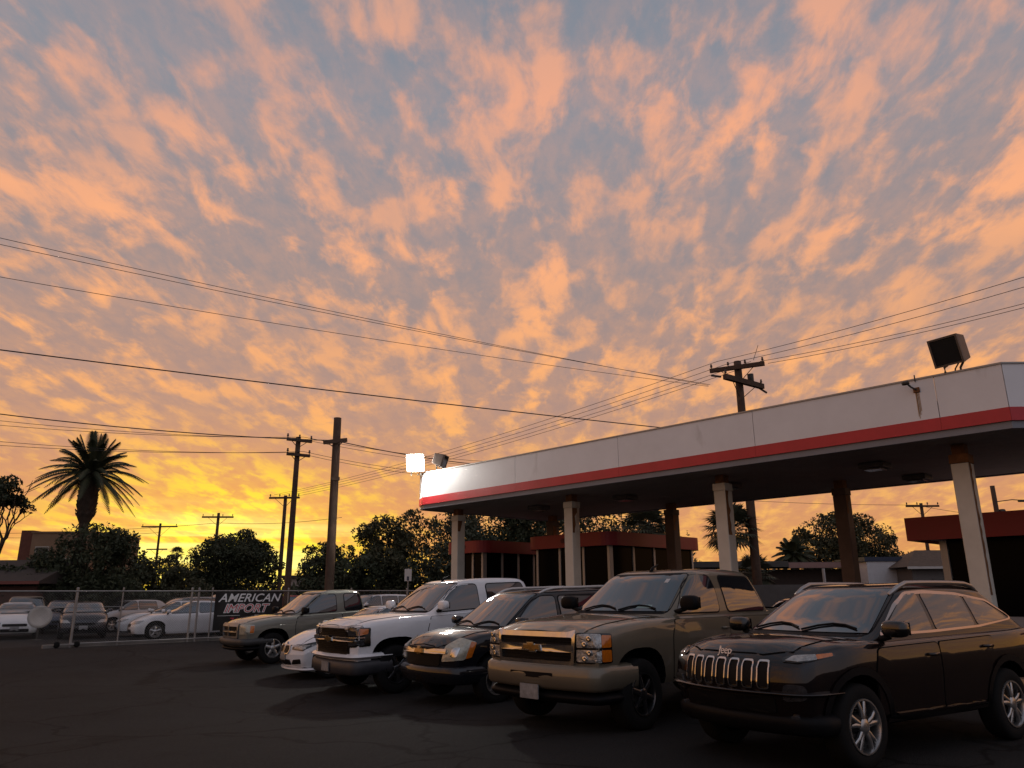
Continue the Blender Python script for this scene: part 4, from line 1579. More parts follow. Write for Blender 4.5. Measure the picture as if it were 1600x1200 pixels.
# ------------------------------------------------------------------ grey-green pickup
def green_pickup(loc, yaw):
    P = paint('grey_green_paint', (0.20, 0.195, 0.165), 0.35, .42)
    sp = dict(paint=P, W=.925, xf=2.50, xr=-2.95, zb=.44, axles=(1.667, -1.667), rt=.37, ra=.46, arch_exp=2.5, shoulder=.6, bow=.16, tf=.06, edge=.03, rc=.22,
              top=[(-2.95, 1.22), (-1.30, 1.22), (-1.22, 1.17), (.85, 1.13), (1.1, 1.115), (1.6, 1.10), (2.1, 1.05), (2.38, 1.0), (2.50, .94)],
              crown=[(-3, 0), (.9, .01), (1.5, .05), (2.3, .05), (2.5, .02)], bed=(-2.88, -1.28, .75),
              cabin=dict(xf0=1.28, xf1=.36, xr0=-1.16, xr1=-1.02, w0=.83, w1=.68, zr=1.665, archf=.05, archr=.03, crown=.085, bow=.13, rcr=.1))
    c = Car(sp, loc, yaw, 'grey green extended cab pickup parked beside the black banner', 'pickup truck', 'pickup_truck')
    c.wheels('five', .22, .23, alloy)
    c.window([(-.73, 1.165), (.73, 1.165), (.61, 1.615), (-.61, 1.615)], 'front', name='windshield', tw=.03)
    c.window([(-.62, 1.22), (.62, 1.22), (.56, 1.58), (-.56, 1.58)], 'rear', name='rear_window')
    for v in ('left', 'right'):
        c.window([(.88, 1.155), (-.18, 1.175), (-.18, 1.605), (.20, 1.61), (.40, 1.49)], v)
        c.window([(-.44, 1.18), (-.98, 1.19), (-.94, 1.60), (-.44, 1.605)], v)
        d = c.panel('front_door', [(1.05, .48), (1.06, .9), (1.0, 1.08), (-.30, 1.10), (-.30, .48)], v, P, off=.007, gap=.011, which='lower', rnd=.05)
        c.handle(d, -.12, .99, black_plastic, v, .2)
        d = c.panel('rear_door', [(-.32, .48), (-.32, 1.10), (-1.05, 1.115), (-1.05, .48)], v, P, off=.007, gap=.011, which='lower', rnd=.05)
    c.panel('hood', [(1.2, -.70), (2.36, -.62), (2.44, -.4), (2.44, .4), (2.36, .62), (1.2, .70)], 'top', P, off=.007, gap=.011, which='lower', rings=5)
    g = c.bar('grille', -.50, .50, .66, .95, black_plastic, off=.012, rnd=.03)
    c.panel('grille_frame', [(-.52, .64), (.52, .64), (.55, .97), (-.55, .97)], 'front', mat('dull_grille_frame', (.28, .28, .28), .3, metal=.7), off=.045, which='lower', parent=g, hole=.05, rnd=.04)
    c.bar('grille_bar', -.50, .50, .785, .825, alloy, off=.045, parent=g)
    c.bar('grille_bar', -.022, .022, .66, .95, alloy, off=.046, parent=g)
    for sg in (1, -1):
        A = sg * radians(35)
        def D(pts):
            q = dgp([(x, abs(y), z) for x, y, z in pts], abs(A))
            return [(a * sg, z) for a, z in q] if sg < 0 else q
        hl = c.panel('headlight', D([(2.46, .58, .73), (2.20, .885, .75), (2.20, .895, .95), (2.44, .59, .965)]), ('diag', A), lens_yellowed, off=.02, which='lower', rnd=.03)
        c.panel('amber_lens', D([(2.27, .85, .77), (2.21, .885, .77), (2.21, .895, .93), (2.27, .85, .93)]), ('diag', A), lens_amber, off=.026, which='lower', rnd=.015, parent=hl, rings=1)
    c.bumper(.46, .645, mat('dark_bumper', (.045, .045, .045), .5, vary=.2), proud=.09, back=.45)
    c.bumper(.34, .455, black_plastic, proud=.02, back=.35, name='lower_valance')
    c.bumper(.48, .68, chrome, proud=.06, back=.2, name='rear_bumper', end='rear')
    for sg in (1, -1):
        c.panel('tail_light', [(sg * .74, .8), (sg * .89, .8), (sg * .89, 1.15), (sg * .74, 1.15)], 'rear', lens_red, off=.02, which='lower')
    c.mirrors(.85, 1.24, black_plastic, 1.0, (.08, .12, .14))
    wipers(c, 1.2, 1.165)
    return c


# ------------------------------------------------------------------ dark maroon suv
def maroon_suv(loc, yaw):
    P = paint('dark_maroon_paint', (0.007, 0.004, 0.004), 0.0, .3)
    bronze = mat('window_chrome_trim', (.55, .45, .40), .18, metal=1.0)
    rail_m = mat('satin_roof_rail', (.38, .36, .35), .3, metal=.8)
    sp = dict(paint=P, W=.93, xf=2.20, xr=-2.35, zb=.34, axles=(1.35, -1.35), rt=.365, ra=.435, arch_exp=2.5, shoulder=.7, bow=.26, tf=.08, edge=.05, rc=.3,
              top=[(-2.35, 1.02), (-2.2, 1.16), (-1.5, 1.14), (.8, 1.09), (1.1, 1.10), (1.65, 1.085), (2.0, 1.045), (2.12, 1.005), (2.20, .95)],
              crown=[(-2.4, .0), (1.0, .02), (1.5, .05), (2.1, .05), (2.2, .02)],
              nose=[(.3, -.06), (.55, .0), (.75, .03), (.9, 0.0), (1.0, -.08)],
              tail=[(.4, 0), (.8, 0), (1.15, -.12)],
              cabin=dict(xf0=1.28, xf1=.28, xr0=-2.2, xr1=-1.6, w0=.845, w1=.645, zr=1.60, archf=.05, archr=.05, crown=.075, bow=.13))
    c = Car(sp, loc, yaw, 'dark maroon suv with seven chrome ringed grille slots and silver roof rails', 'suv', 'sport_utility_vehicle')
    c.wheels('split', .235, .23, alloy)
    c.window([(-.74, 1.15), (.74, 1.15), (.58, 1.57), (-.58, 1.57)], 'front', name='windshield', tw=.03)
    c.window([(-.6, 1.22), (.6, 1.22), (.5, 1.5), (-.5, 1.5)], 'rear', name='rear_window')
    for v in ('left', 'right'):
        # one bright outline round all the side glass
        dlo = [(.82, 1.125), (-.1, 1.135), (-1.05, 1.165), (-1.80, 1.23), (-1.84, 1.26), (-1.50, 1.455), (-.9, 1.535), (-.3, 1.56), (.06, 1.545), (.33, 1.42)]
        tr = c.panel('window_surround', dlo, v, bronze, off=.010, which='cabin', hole=.035, rnd=.05)
        c.panel('window_backing', dlo, v, black_gloss, off=.003, which='cabin', rnd=.05, rings=4, parent=tr, skirt=.006)
        c.window([(.74, 1.15), (-.12, 1.158), (-.14, 1.53), (.05, 1.52), (.30, 1.405)], v, tw=.0, toff=.004, rnd=.04)
        c.window([(-.20, 1.16), (-.98, 1.185), (-.98, 1.505), (-.21, 1.53)], v, tw=.0, toff=.004, rnd=.04)
        c.window([(-1.05, 1.19), (-1.72, 1.245), (-1.45, 1.43), (-1.04, 1.50)], v, tw=.0, toff=.004, rnd=.04)
        d = c.panel('front_door', [(1.05, .44), (1.10, .80), (1.02, 1.02), (-.02, 1.045), (-.02, .44)], v, P, off=.007, gap=.011, which='lower', rnd=.05)
        c.handle(d, .12, .94, P, v)
        d = c.panel('rear_door', [(-.04, .44), (-.04, 1.045), (-1.12, 1.075), (-1.02, .80), (-.85, .44)], v, P, off=.007, gap=.011, which='lower', rnd=.05)
        c.handle(d, -.95, .98, P, v)
        for ax in sp['axles']:
            arc = [(ax + .50 * cos(a), .38 + .50 * sin(a)) for a in [radians(q) for q in range(-8, 189, 14)]]
            arc += [(ax + .432 * cos(a), .38 + .432 * sin(a)) for a in [radians(q) for q in range(188, -9, -14)]]
            vs, fs = [], []
            K = len(arc) // 2
            pr = []
            for (px, pz) in arc:
                h, n = c.hit(v, px, pz, 'lower')
                pr.append(h + n * .016)
            b = MB()
            b.add(pr, [(i, i + 1, 2 * K - 2 - i, 2 * K - 1 - i) for i in range(K - 1)])
            b.build('wheel_arch_cladding', black_plastic, c.root, smooth=True, fix=True)
        c.panel('sill_cladding', [(.90, .34), (-.88, .34), (-.90, .42), (.92, .42)], v, black_plastic, off=.02, which='lower', rings=1)
        c.panel('sill_trim', [(.80, .425), (-.78, .425), (-.78, .44), (.80, .44)], v, P, off=.028, which='lower', rings=1)
    c.panel('hood', [(1.2, -.72), (1.92, -.64), (2.06, -.40), (2.10, 0), (2.06, .40), (1.92, .64), (1.2, .72)], 'top', P, off=.007, gap=.011, which='lower', rings=5)
    for k in range(7):
        y = (k - 3) * .155
        w, b_ = .058, .05
        poly = [(y - b_, .70), (y + b_, .70), (y + w, .74), (y + w, .905), (y + w * .92, .935), (y - w * .92, .935), (y - w, .905), (y - w, .74)]
        g = c.panel('grille_slot', [(y + (p[0] - y) * .78, .82 + (p[1] - .82) * .86) for p in poly], 'front', black_plastic, off=.012, which='lower', rnd=.02, rings=1, step=.05)
        c.panel('slot_ring', poly, 'front', chrome, off=.022, which='lower', hole=.011, rnd=.03, parent=g, step=.04, skirt=.02)
    for sg in (1, -1):
        A = sg * radians(35)
        def D(pts):
            q = dgp([(x, abs(y), z) for x, y, z in pts], abs(A))
            return [(a * sg, z) for a, z in q] if sg < 0 else q
        hl = c.panel('running_light', D([(2.03, .60, 0.930), (1.93, .70, 0.923), (1.62, .875, 0.980), (1.66, .86, 1.010), (1.95, .66, 0.985), (2.03, .60, 0.960)]), ('diag', A), black_gloss, off=.012, which='lower', rnd=.015)
        c.panel('lens', D([(2.02, .62, 0.937), (1.93, .705, 0.931), (1.80, .80, 0.950), (1.80, .79, 0.990), (1.95, .67, 0.977)]), ('diag', A), lens_clear, off=.02, which='lower', rnd=.01, parent=hl, rings=1)
        c.panel('amber_lens', D([(1.80, .80, 0.952), (1.66, .865, 0.980), (1.66, .86, 1.003), (1.80, .79, 0.987)]), ('diag', A), lens_amber, off=.02, which='lower', rnd=.01, parent=hl, rings=1)
        c.panel('headlight', [(sg * .62, .60), (sg * .82, .62), (sg * .83, .74), (sg * .64, .75)], 'front', lens_dark, off=.012, which='lower', rnd=.05)
        c.panel('fog_lamp', [(sg * .66, .43), (sg * .74, .43), (sg * .74, .49), (sg * .66, .49)], 'front', lens_dark, off=.03, which='lower', rnd=.03, rings=1)
    c.bar('lower_grille', -.55, .55, .50, .63, black_plastic, off=.014, rnd=.04)
    c.bumper(.64, .69, P, proud=.05, back=.05, name='bumper_lip', depth=.06, round_=.015)
    c.bumper(.30, .50, black_plastic, proud=.02, back=.35, name='lower_bumper')
    me = text_mesh('Jeep', .105, 0.0, .006, 0.95)
    h, n = c.hit('front', 0, .985, 'lower')
    lt = link('lettering', me, chrome, c.root)
    lt.rotation_euler = (radians(70), 0, pi / 2)
    lt.location = h + n * .028
    c.bumper(.36, .65, P, proud=.03, back=.3, name='rear_bumper', end='rear')
    for sg in (1, -1):
        c.panel('tail_light', [(sg * .60, .98), (sg * .88, .98), (sg * .86, 1.10), (sg * .60, 1.10)], 'rear', lens_red, off=.02, which='lower')
        c.panel('tail_light_side', [(-2.02, 1.02), (-2.2, 1.03), (-2.2, 1.11), (-2.1, 1.11)], 'left' if sg > 0 else 'right', lens_red, off=.016, which='lower', rings=1)
    c.mirrors(.80, 1.20, black_gloss, .99, (.085, .13, .13))
    wipers(c, 1.2, 1.155)
    roof_rails(c, .22, -1.55, .60, .625, rail_m, .06, .026)
    return c



def settle(c, zs=1.03):
    """stand the vehicle on the sloping paving"""
    r = c.root
    x, y, yaw = r.location.x, r.location.y, r.rotation_euler.z
    f = Vector((cos(yaw), sin(yaw)))
    b = c.sp['axles'][0]
    zf, zr = gxy(x + b * f.x, y + b * f.y), gxy(x - b * f.x, y - b * f.y)
    r.location.z = (zf + zr) / 2
    r.rotation_euler = (0, atan2(zr - zf, 2 * b), yaw)
    r.scale = (1, 1, zs)


settle(maroon_suv((3.92, 9.1, 0), radians(-148)), 1.02)
settle(tan_pickup((2.22, 11.8, 0), radians(-136.5)), 1.04)
settle(dark_suv((0.31, 14.55, 0), radians(-142)), 1.04)
settle(white_pickup((-1.29, 16.75, 0), radians(-143)), 1.06)
settle(white_sedan((-3.29, 18.95, 0), radians(-147)), 1.03)
settle(green_pickup((-5.6, 22.7, 0), radians(-140.5)), 1.05)
# ================================================================== FENCE AND BANNER
galv = mat('galvanised_steel', (0.30, 0.29, 0.28), 0.5, metal=0.6, vary=0.2, vscale=6)
FX, FY = -16.08, 24.98
fence = empty('chain_link_fence', (FX, FY, 0), radians(45), 'long chain link fence with steel posts in front of the rear lot', 'fence')
MB().tube([(-8, 0, 1.80), (22, 0, 1.80)], .024, 8).build('top_rail', galv, fence)
MB().tube([(-8, 0, 1.28), (6.0, 0, 1.28)], .012, 6).build('tension_wire', galv, fence)
MB().tube([(1.98, 0, .12), (22, 0, .12)], .02, 8).build('bottom_rail', galv, fence)
for t, r in ((-7, .03), (-4, .03), (-1, .03), (1.98, .045), (3.44, .024), (5.86, .04), (6.12, .04), (6.64, .026), (9.8, .03), (12.8, .03), (15.8, .03), (18.8, .03), (21.8, .03)):
    p = MB().tube([(t, .035, -.0), (t, .035, 1.87)], r, 8).build('post', galv, fence)
    MB().lathe([(r + .008, 0), (r + .008, .03), (r * .5, .06), (0, .065)], 8, 'Z', (t, .035, 1.865)).build('post_cap', galv, p)
for t in (1.55, 2.15):
    MB().lathe([(0, -.03), (.085, -.03), (.1, -.015), (.1, .015), (.085, .03), (0, .03)], 14, 'Y', (t, -.06, .1)).build('gate_roller', rubber, fence, smooth=True)
MB().box(1.45, 2.25, -.085, -.035, .09, .13).build('roller_bracket', galv, fence)
# woven wire: two families of thin slanted wires
cl = MB()
z0, z1 = .08, 1.79
H = z1 - z0
t = -8.0
while t < 22:
    for sg in (1, -1):
        a, b = (t, t + H) if sg > 0 else (t + H, t)
        y = .006 * sg
        d = .0022
        cl.add([(a - d, y, z0), (a + d, y, z0), (b + d, y, z1), (b - d, y, z1)], [(0, 1, 2, 3)])
    t += .085
mo = cl.build('wire_mesh', galv, fence)
mo['kind'] = 'stuff'
MB().box(1.2, 13, .10, .28, -.05, .11).build('kerb', mat('concrete_kerb', (.22, .20, .18), .9, vary=.25, vscale=2), None, loc=(FX, FY, 0), rot=(0, 0, radians(45)), bevel=.02)['kind'] = 'structure'

ban = empty('banner', (FX, FY, 0), radians(45), 'black banner with white and red slanted lettering hung on the fence', 'banner')
bm_ = MB()
nx, nz = 24, 12
vs_, fs_ = [], []
for i in range(nx + 1):
    for j in range(nz + 1):
        x = 6.72 + 2.80 * i / nx
        z = .36 + 1.42 * j / nz
        vs_.append((x, -.055 - .012 * sin(i * .9) * sin(j * .5 + .6), z + .012 * sin(i * .52)))
for i in range(nx):
    for j in range(nz):
        fs_.append((i * (nz + 1) + j, (i + 1) * (nz + 1) + j, (i + 1) * (nz + 1) + j + 1, i * (nz + 1) + j + 1))
bm_.add(vs_, fs_).build('cloth', mat('black_vinyl', (.012, .012, .013), .45, vary=.2), ban, smooth=True)
w_ink = mat('white_ink', (.80, .80, .80), .5)
r_ink = mat('red_ink', (.58, .05, .07), .5)


def ban_text(body, size, x, z, m, shear=.32, y=-.076, sx=1.0, off=0.0):
    o = link('lettering', text_mesh(body, size, shear, .001, 1.02, off), m, ban)
    o.rotation_euler = (pi / 2, 0, 0)
    o.location = (x, y, z)
    o.scale = (sx, 1, 1)
    return o


ban_text('AMERICAN', .43, 8.10, 1.53, w_ink, sx=1.16, off=.006)
ban_text('IMPORT', .43, 7.96, 1.14, w_ink, sx=1.14, off=.022)
ban_text('IMPORT', .43, 7.96, 1.14, r_ink, sx=1.14, y=-.080, off=-.004)
ban_text('760-', .34, 7.62, .68, r_ink, sx=1.1)
for x0, x1 in ((6.85, 7.75), (8.35, 9.35)):
    MB().box(x0, x1, -.078, -.074, .885, .898).build('printed_line', w_ink, ban)

# ================================================================== CARS IN THE REAR LOT
def gen_car(kind, P, loc, yaw, label, cat, name, lens=lens_clear, L=4.5, W=.88, H=1.45, group='cars parked in the rear lot', wheel='five'):
    k = L / 4.5
    if kind == 'sedan':
        sp = dict(paint=P, W=W, xf=2.2 * k, xr=-2.3 * k, zb=.22, axles=(1.33 * k, -1.33 * k), rt=.325, ra=.38, bow=.24, tf=.09, edge=.05, rc=.28,
                  top=[(-2.3 * k, .92), (-2.15 * k, 1.04), (-1.5 * k, 1.02), (.9 * k, .95), (1.2 * k, .94), (1.65 * k, .89), (1.98 * k, .80), (2.12 * k, .73), (2.2 * k, .66)],
                  crown=[(-2.4, .02), (1.0, .02), (1.5, .06), (2.05, .05), (2.3, .02)],
                  nose=[(.2, -.05), (.35, .02), (.5, .02), (.65, -.03), (.8, -.1)],
                  cabin=dict(xf0=1.35 * k, xf1=.25 * k, xr0=-1.85 * k, xr1=-.9 * k, w0=W * .89, w1=W * .66, zr=H - .06, archf=.06, archr=.06, crown=.07, bow=.16))
        fz, hz = (.50, .60), (.60, .73)
        win = [[(.85 * k, .985), (-.10, .995), (-.10, H - .09), (.06 * k, H - .095), (.30 * k, H - .20)], [(-.18, .995), (-1.25 * k, 1.04), (-1.0 * k, H - .22), (-.75 * k, H - .11), (-.18, H - .09)]]
        ws = (1.0, H - .10)
    elif kind == 'hatch':
        sp = dict(paint=P, W=W, xf=2.1 * k, xr=-2.1 * k, zb=.24, axles=(1.30 * k, -1.30 * k), rt=.32, ra=.375, bow=.22, tf=.08, edge=.05, rc=.26,
                  top=[(-2.1 * k, .96), (-1.95 * k, 1.04), (.9 * k, .98), (1.2 * k, .97), (1.65 * k, .92), (1.95 * k, .83), (2.1 * k, .70)],
                  crown=[(-2.4, .02), (1.0, .02), (1.5, .05), (2.1, .03)], nose=[(.2, -.05), (.35, .02), (.5, .02), (.7, -.03)],
                  cabin=dict(xf0=1.35 * k, xf1=.35 * k, xr0=-2.0 * k, xr1=-1.5 * k, w0=W * .9, w1=W * .70, zr=H - .06, archf=.05, archr=.05, crown=.07, bow=.14))
        fz, hz = (.52, .62), (.62, .76)
        win = [[(.90 * k, 1.02), (.0, 1.03), (.0, H - .09), (.18 * k, H - .095), (.38 * k, H - .18)], [(-.1, 1.03), (-1.1 * k, 1.06), (-1.05 * k, H - .11), (-.1, H - .09)]]
        ws = (1.03, H - .10)
    elif kind == 'suv':
        sp = dict(paint=P, W=W, xf=2.2 * k, xr=-2.3 * k, zb=.32, axles=(1.35 * k, -1.35 * k), rt=.36, ra=.42, bow=.18, tf=.07, edge=.05, rc=.24,
                  top=[(-2.3 * k, 1.06), (-2.15 * k, 1.14), (.9 * k, 1.10), (1.2 * k, 1.09), (1.7 * k, 1.06), (2.05 * k, .98), (2.2 * k, .86)],
                  crown=[(-2.4, .02), (1.0, .02), (1.5, .05), (2.2, .03)], nose=[(.2, -.05), (.4, .0), (.8, 0), (1.0, -.05)],
                  cabin=dict(xf0=1.4 * k, xf1=.5 * k, xr0=-2.2 * k, xr1=-1.85 * k, w0=W * .91, w1=W * .74, zr=H - .06, archf=.05, archr=.03, crown=.07, bow=.14))
        fz, hz = (.62, .82), (.72, .92)
        win = [[(.98 * k, 1.13), (.0, 1.14), (.0, H - .1), (.28 * k, H - .105), (.50 * k, H - .2)], [(-.1, 1.14), (-1.0 * k, 1.15), (-1.0 * k, H - .12), (-.1, H - .1)], [(-1.08 * k, 1.16), (-1.9 * k, 1.2), (-1.75 * k, H - .16), (-1.08 * k, H - .12)]]
        ws = (1.15, H - .11)
    else:
        sp = dict(paint=P, W=W, xf=2.5 * k, xr=-2.9 * k, zb=.44, axles=(1.7 * k, -1.7 * k), rt=.38, ra=.46, bow=.14, tf=.05, edge=.045, rc=.2, bed=(-2.8 * k, -1.3 * k, .8),
                  top=[(-2.9 * k, 1.25), (-1.3 * k, 1.25), (-1.22 * k, 1.2), (.85, 1.2), (1.1, 1.19), (1.6, 1.18), (2.2, 1.12), (2.5 * k, 1.02)],
                  crown=[(-3, 0), (.9, .01), (1.5, .05), (2.5, .02)],
                  cabin=dict(xf0=1.28, xf1=.4, xr0=-1.16, xr1=-1.0, w0=W * .9, w1=W * .74, zr=H - .06, archf=.05, archr=.03, crown=.08, bow=.13, rcr=.1))
        fz, hz = (.75, 1.0), (.8, 1.0)
        win = [[(.88, 1.24), (-.16, 1.24), (-.16, H - .1), (.22, H - .105), (.42, H - .2)], [(-.3, 1.24), (-.95, 1.24), (-.9, H - .11), (-.3, H - .1)]]
        ws = (1.24, H - .11)
    z0_ = gxy(loc[0], loc[1])
    c = Car(sp, (loc[0], loc[1], z0_), yaw, label, cat, name, group, detail=1)
    c.wheels(wheel, .215, .2, alloy)
    wb, wt = sp['cabin']['w0'] * .88, sp['cabin']['w1'] * .9
    c.window([(-wb, ws[0]), (wb, ws[0]), (wt, ws[1]), (-wt, ws[1])], 'front', name='windshield', tw=.025)
    c.window([(-wb * .9, ws[0] + .08), (wb * .9, ws[0] + .08), (wt * .95, ws[1] - .03), (-wt * .95, ws[1] - .03)], 'rear', name='rear_window')
    for v in ('left', 'right'):
        for w_ in win:
            c.window(w_, v)
        xb = interp([(0, 0)], 0)
        zd = ws[0] - .08
        c.panel('front_door', [(1.0 * k, sp['zb'] + .08), (1.02 * k, zd - .1), (.95 * k, zd), (-.08, zd), (-.08, sp['zb'] + .08)], v, P, off=.005, which='lower', rnd=.04, rings=2)
        c.panel('rear_door', [(-.1, sp['zb'] + .08), (-.1, zd), (-1.05 * k, zd + .02), (-.85 * k, sp['zb'] + .08)], v, P, off=.005, which='lower', rnd=.04, rings=2)
    c.bar('grille', -.42, .42, fz[0], fz[1], black_plastic, off=.014, rnd=.04)
    c.bar('lower_intake', -.5, .5, sp['zb'] + .07, sp['zb'] + .19, black_plastic, off=.014, rnd=.04)
    for sg in (1, -1):
        A = sg * radians(32)
        xe = sp['xf']
        q = dgp([(xe - .06, .46, hz[0]), (xe - .28, W * .88, hz[0] + .01), (xe - .42, W * .95, hz[1]), (xe - .14, .56, hz[1] - .03)], abs(A))
        q = [(a * sg, z) for a, z in q] if sg < 0 else q
        c.panel('headlight', q, ('diag', A), lens, off=.016, which='lower', rnd=.03, rings=1)
        c.panel('tail_light', [(sg * W * .6, .78), (sg * W * .9, .78), (sg * W * .9, .93), (sg * W * .6, .93)], 'rear', lens_red, off=.015, which='lower', rings=1)
    plate(c, fz[0] - .08, .02)
    c.mirrors(.95 * k, ws[0] + .06, P, W + .05, (.07, .10, .10))
    return c


WP = paint('white_car_paint', (.70, .70, .71), 0, .35)
gen_car('sedan', WP, (-21.05, 33.4), radians(-58), 'white sedan facing the fence at the edge of the rear lot', 'sedan', 'sedan', L=4.53, H=1.44)
gen_car('hatch', paint('charcoal_paint', (.035, .035, .04), .3), (-18.1, 33.2), radians(-60), 'charcoal hatchback facing the fence beside the white sedan', 'hatchback', 'hatchback', L=4.2, H=1.46)
gen_car('sedan', WP, (-12.95, 31.75), radians(-150), 'white sedan parked side-on right behind the fence beside the banner', 'sedan', 'sedan', L=4.6, H=1.47)
gen_car('sedan', paint('pearl_white_paint', (.62, .62, .63), 0, .35), (-14.8, 34.5), radians(-152), 'white sedan parked side-on behind another white sedan', 'sedan', 'sedan', L=4.7, H=1.46)
gen_car('suv', paint('beige_paint', (.36, .30, .22), .2), (-24.3, 39.2), radians(-58), 'beige suv behind the white sedan at the lot edge', 'suv', 'sport_utility_vehicle', W=.93, H=1.72)
gen_car('sedan', paint('slate_blue_paint', (.05, .055, .075), .3), (-21.6, 37.8), radians(-60), 'slate blue sedan behind the round pale dish', 'sedan', 'sedan', H=1.5)
gen_car('hatch', paint('silver_paint', (.42, .42, .43), .5), (-19.1, 39.0), radians(-120), 'silver hatchback beyond the charcoal hatchback', 'hatchback', 'hatchback', H=1.5)
gen_car('suv', paint('grey_suv_paint', (.20, .20, .20), .4), (-17.4, 41.5), radians(-125), 'grey suv in the middle of the rear lot', 'suv', 'sport_utility_vehicle', W=.92, H=1.62)
gen_car('pickup', WP, (-17.6, 47.5), radians(-140), 'white pickup far back in the rear lot', 'pickup truck', 'pickup_truck', W=.95, H=1.85)
gen_car('suv', paint('red_suv_paint', (.30, .02, .02), .1), (-12.2, 40.5), radians(-145), 'red suv behind the banner', 'suv', 'sport_utility_vehicle', W=.92, H=1.66)
gen_car('suv', paint('bright_white_paint', (.76, .76, .77), 0), (-6.9, 38.2), radians(-135), 'white suv behind the grey green pickup', 'suv', 'sport_utility_vehicle', W=.92, H=1.68)
gen_car('hatch', paint('faded_red_paint', (.28, .03, .025), .1), (7.0, 18.9), radians(-136), 'red hatchback under the canopy behind the tan pickup', 'hatchback', 'hatchback', H=1.48, group='cars under the canopy')

# round dish leaning between the cars
ds = empty('satellite_dish', (-18.55, 30.9, 0), radians(-58), 'round pale dish on a short stand between two parked cars', 'dish')
o = MB().lathe([(0, -.10), (.15, -.09), (.30, -.055), (.42, 0), (.425, .012), (.30, -.04), (.15, -.075), (0, -.085)], 28, 'X', (0, 0, 0)).build('reflector', mat('pale_dish', (.50, .46, .42), .7, vary=.1), ds, smooth=True, loc=(0, 0, .88))
MB().tube([(-.12, 0, 0), (-.12, 0, .85)], .03, 8).build('stand', dark_metal, ds)
MB().lathe([(0, 0), (.22, 0), (.22, .03), (0, .03)], 12, 'Z', (-.12, 0, .0)).build('foot', dark_metal, ds)

# ================================================================== POLES AND WIRES
wood = mat('pole_wood', (.075, .045, .03), .9, vary=.35, vscale=3, bump=.4, bscale=20)
ins_m = mat('insulator', (.05, .04, .04), .35)


def pole(x, y, h, r0, r1, lean=(0, 0), label='', arms=(), z0=-.2, yaw=0.0, cats='utility pole'):
    p = empty('utility_pole', (x, y, z0), yaw, label, cats, 'wooden utility poles')
    hh = h - z0
    MB().tube([(lean[0] * t * hh, lean[1] * t * hh, t * hh) for t in (0, .25, .5, .75, 1)], r0, 10, r1).build('shaft', wood, p, smooth=True)
    for (zz, L, th, yw, nins, tilt) in arms:
        zz -= z0
        cx, cy = lean[0] * zz, lean[1] * zz
        d = Vector((cos(yw), sin(yw), tilt))
        b = MB()
        q = Vector((-sin(yw), cos(yw), 0)) * (r1 + th * .5)
        P0 = Vector((cx, cy, zz)) - q
        mt = Matrix.Translation(P0) @ Vector((1, 0, 0)).rotation_difference(d.normalized()).to_matrix().to_4x4()
        b.box(-L / 2, L / 2, -th / 2, th / 2, -th * .6, th * .6, mt)
        a = b.build('crossarm', wood, p)
        for k in range(nins):
            t = -L / 2 * .94 + L * .94 * k / max(1, nins - 1)
            c_ = mt @ Vector((t, 0, th * .6))
            MB().lathe([(.02, 0), (.02, .06), (.055, .07), (.06, .12), (.03, .15), (.05, .17), (.04, .22), (0, .23)], 8, 'Z', tuple(c_)).build('insulator', ins_m, a, smooth=True)
        for sg in (-1, 1):
            MB().tube([mt @ Vector((sg * L * .3, 0, -th * .5)), (cx, cy, zz - L * .28)], .018, 5).build('brace', dark_metal, a)
    return p


pole(-6.33, 26.9, 7.85, .165, .135, (-.006, 0), 'thick bare pole with a stub arm beside the grey green pickup', [(6.95, .85, .11, radians(0), 0, .1), (5.6, .3, .1, radians(20), 0, 0)])
pole(-11.0, 38, 9.45, .17, .12, (.004, 0), 'tall thin pole with two short double arms near the sunset', [(9.25, 1.3, .12, radians(35), 3, .0), (8.5, 1.2, .12, radians(35), 3, .0)])
pole(-18.0, 60, 9.3, .17, .13, (0, 0), 'pole with one wide crossarm just left of the tall thin pole', [(9.1, 2.6, .12, radians(-12), 4, -.02)])
pole(-30.9, 80, 10.1, .18, .14, (0, 0), 'far pole with a crossarm above the round tree', [(9.65, 3.2, .14, radians(5), 4, 0)])
pole(-41.5, 90, 10.0, .16, .12, (0, 0), 'far pole with two crossarms beside the palm', [(9.6, 4.2, .13, radians(0), 3, 0), (7.0, 2.4, .12, radians(0), 0, 0)])
pole(32.2, 60, 8.35, .15, .12, (0, 0), 'far pole with a crossarm above the station shop', [(8.1, 2.6, .12, radians(0), 4, 0)])
pg = pole(28.55, 45, 7.65, .16, .13, (0, 0), 'pole with a transformer behind the station shop', [])
MB().lathe([(0, 0), (.16, 0), (.18, .04), (.18, .5), (.14, .56), (0, .58)], 14, 'Z', (.30, -.05, 5.9)).build('transformer', dark_metal, pg, smooth=True)
MB().tube([(.0, 0, 6.9), (.9, -.2, 7.0), (1.4, -.3, 6.95)], .03, 6).build('lamp_arm', dark_metal, pg)
MB().box(1.2, 1.8, -.4, -.2, 6.85, 6.98).build('lamp_head', dark_metal, pg, bevel=.03)
pr = pole(10.62, 34, 12.1, .21, .17, (0.0, 0), 'pole with two crossed arms rising behind the canopy', [(11.75, 2.5, .16, radians(-28), 4, 0), (11.05, 2.9, .2, radians(38), 2, 0)])
MB().tube([(.7, -.2, 12.3), (.95, -.3, 13.0)], .012, 5).build('arrester', dark_metal, pr)
for a, b in (((-1.1, -.9, 11.3), (-1.6, -1.2, 11.28)), ((1.1, .75, 11.25), (1.6, 1.05, 11.05))):
    MB().tube([a, b], [.05, .05], 6).build('dead_end', ins_m, pr)
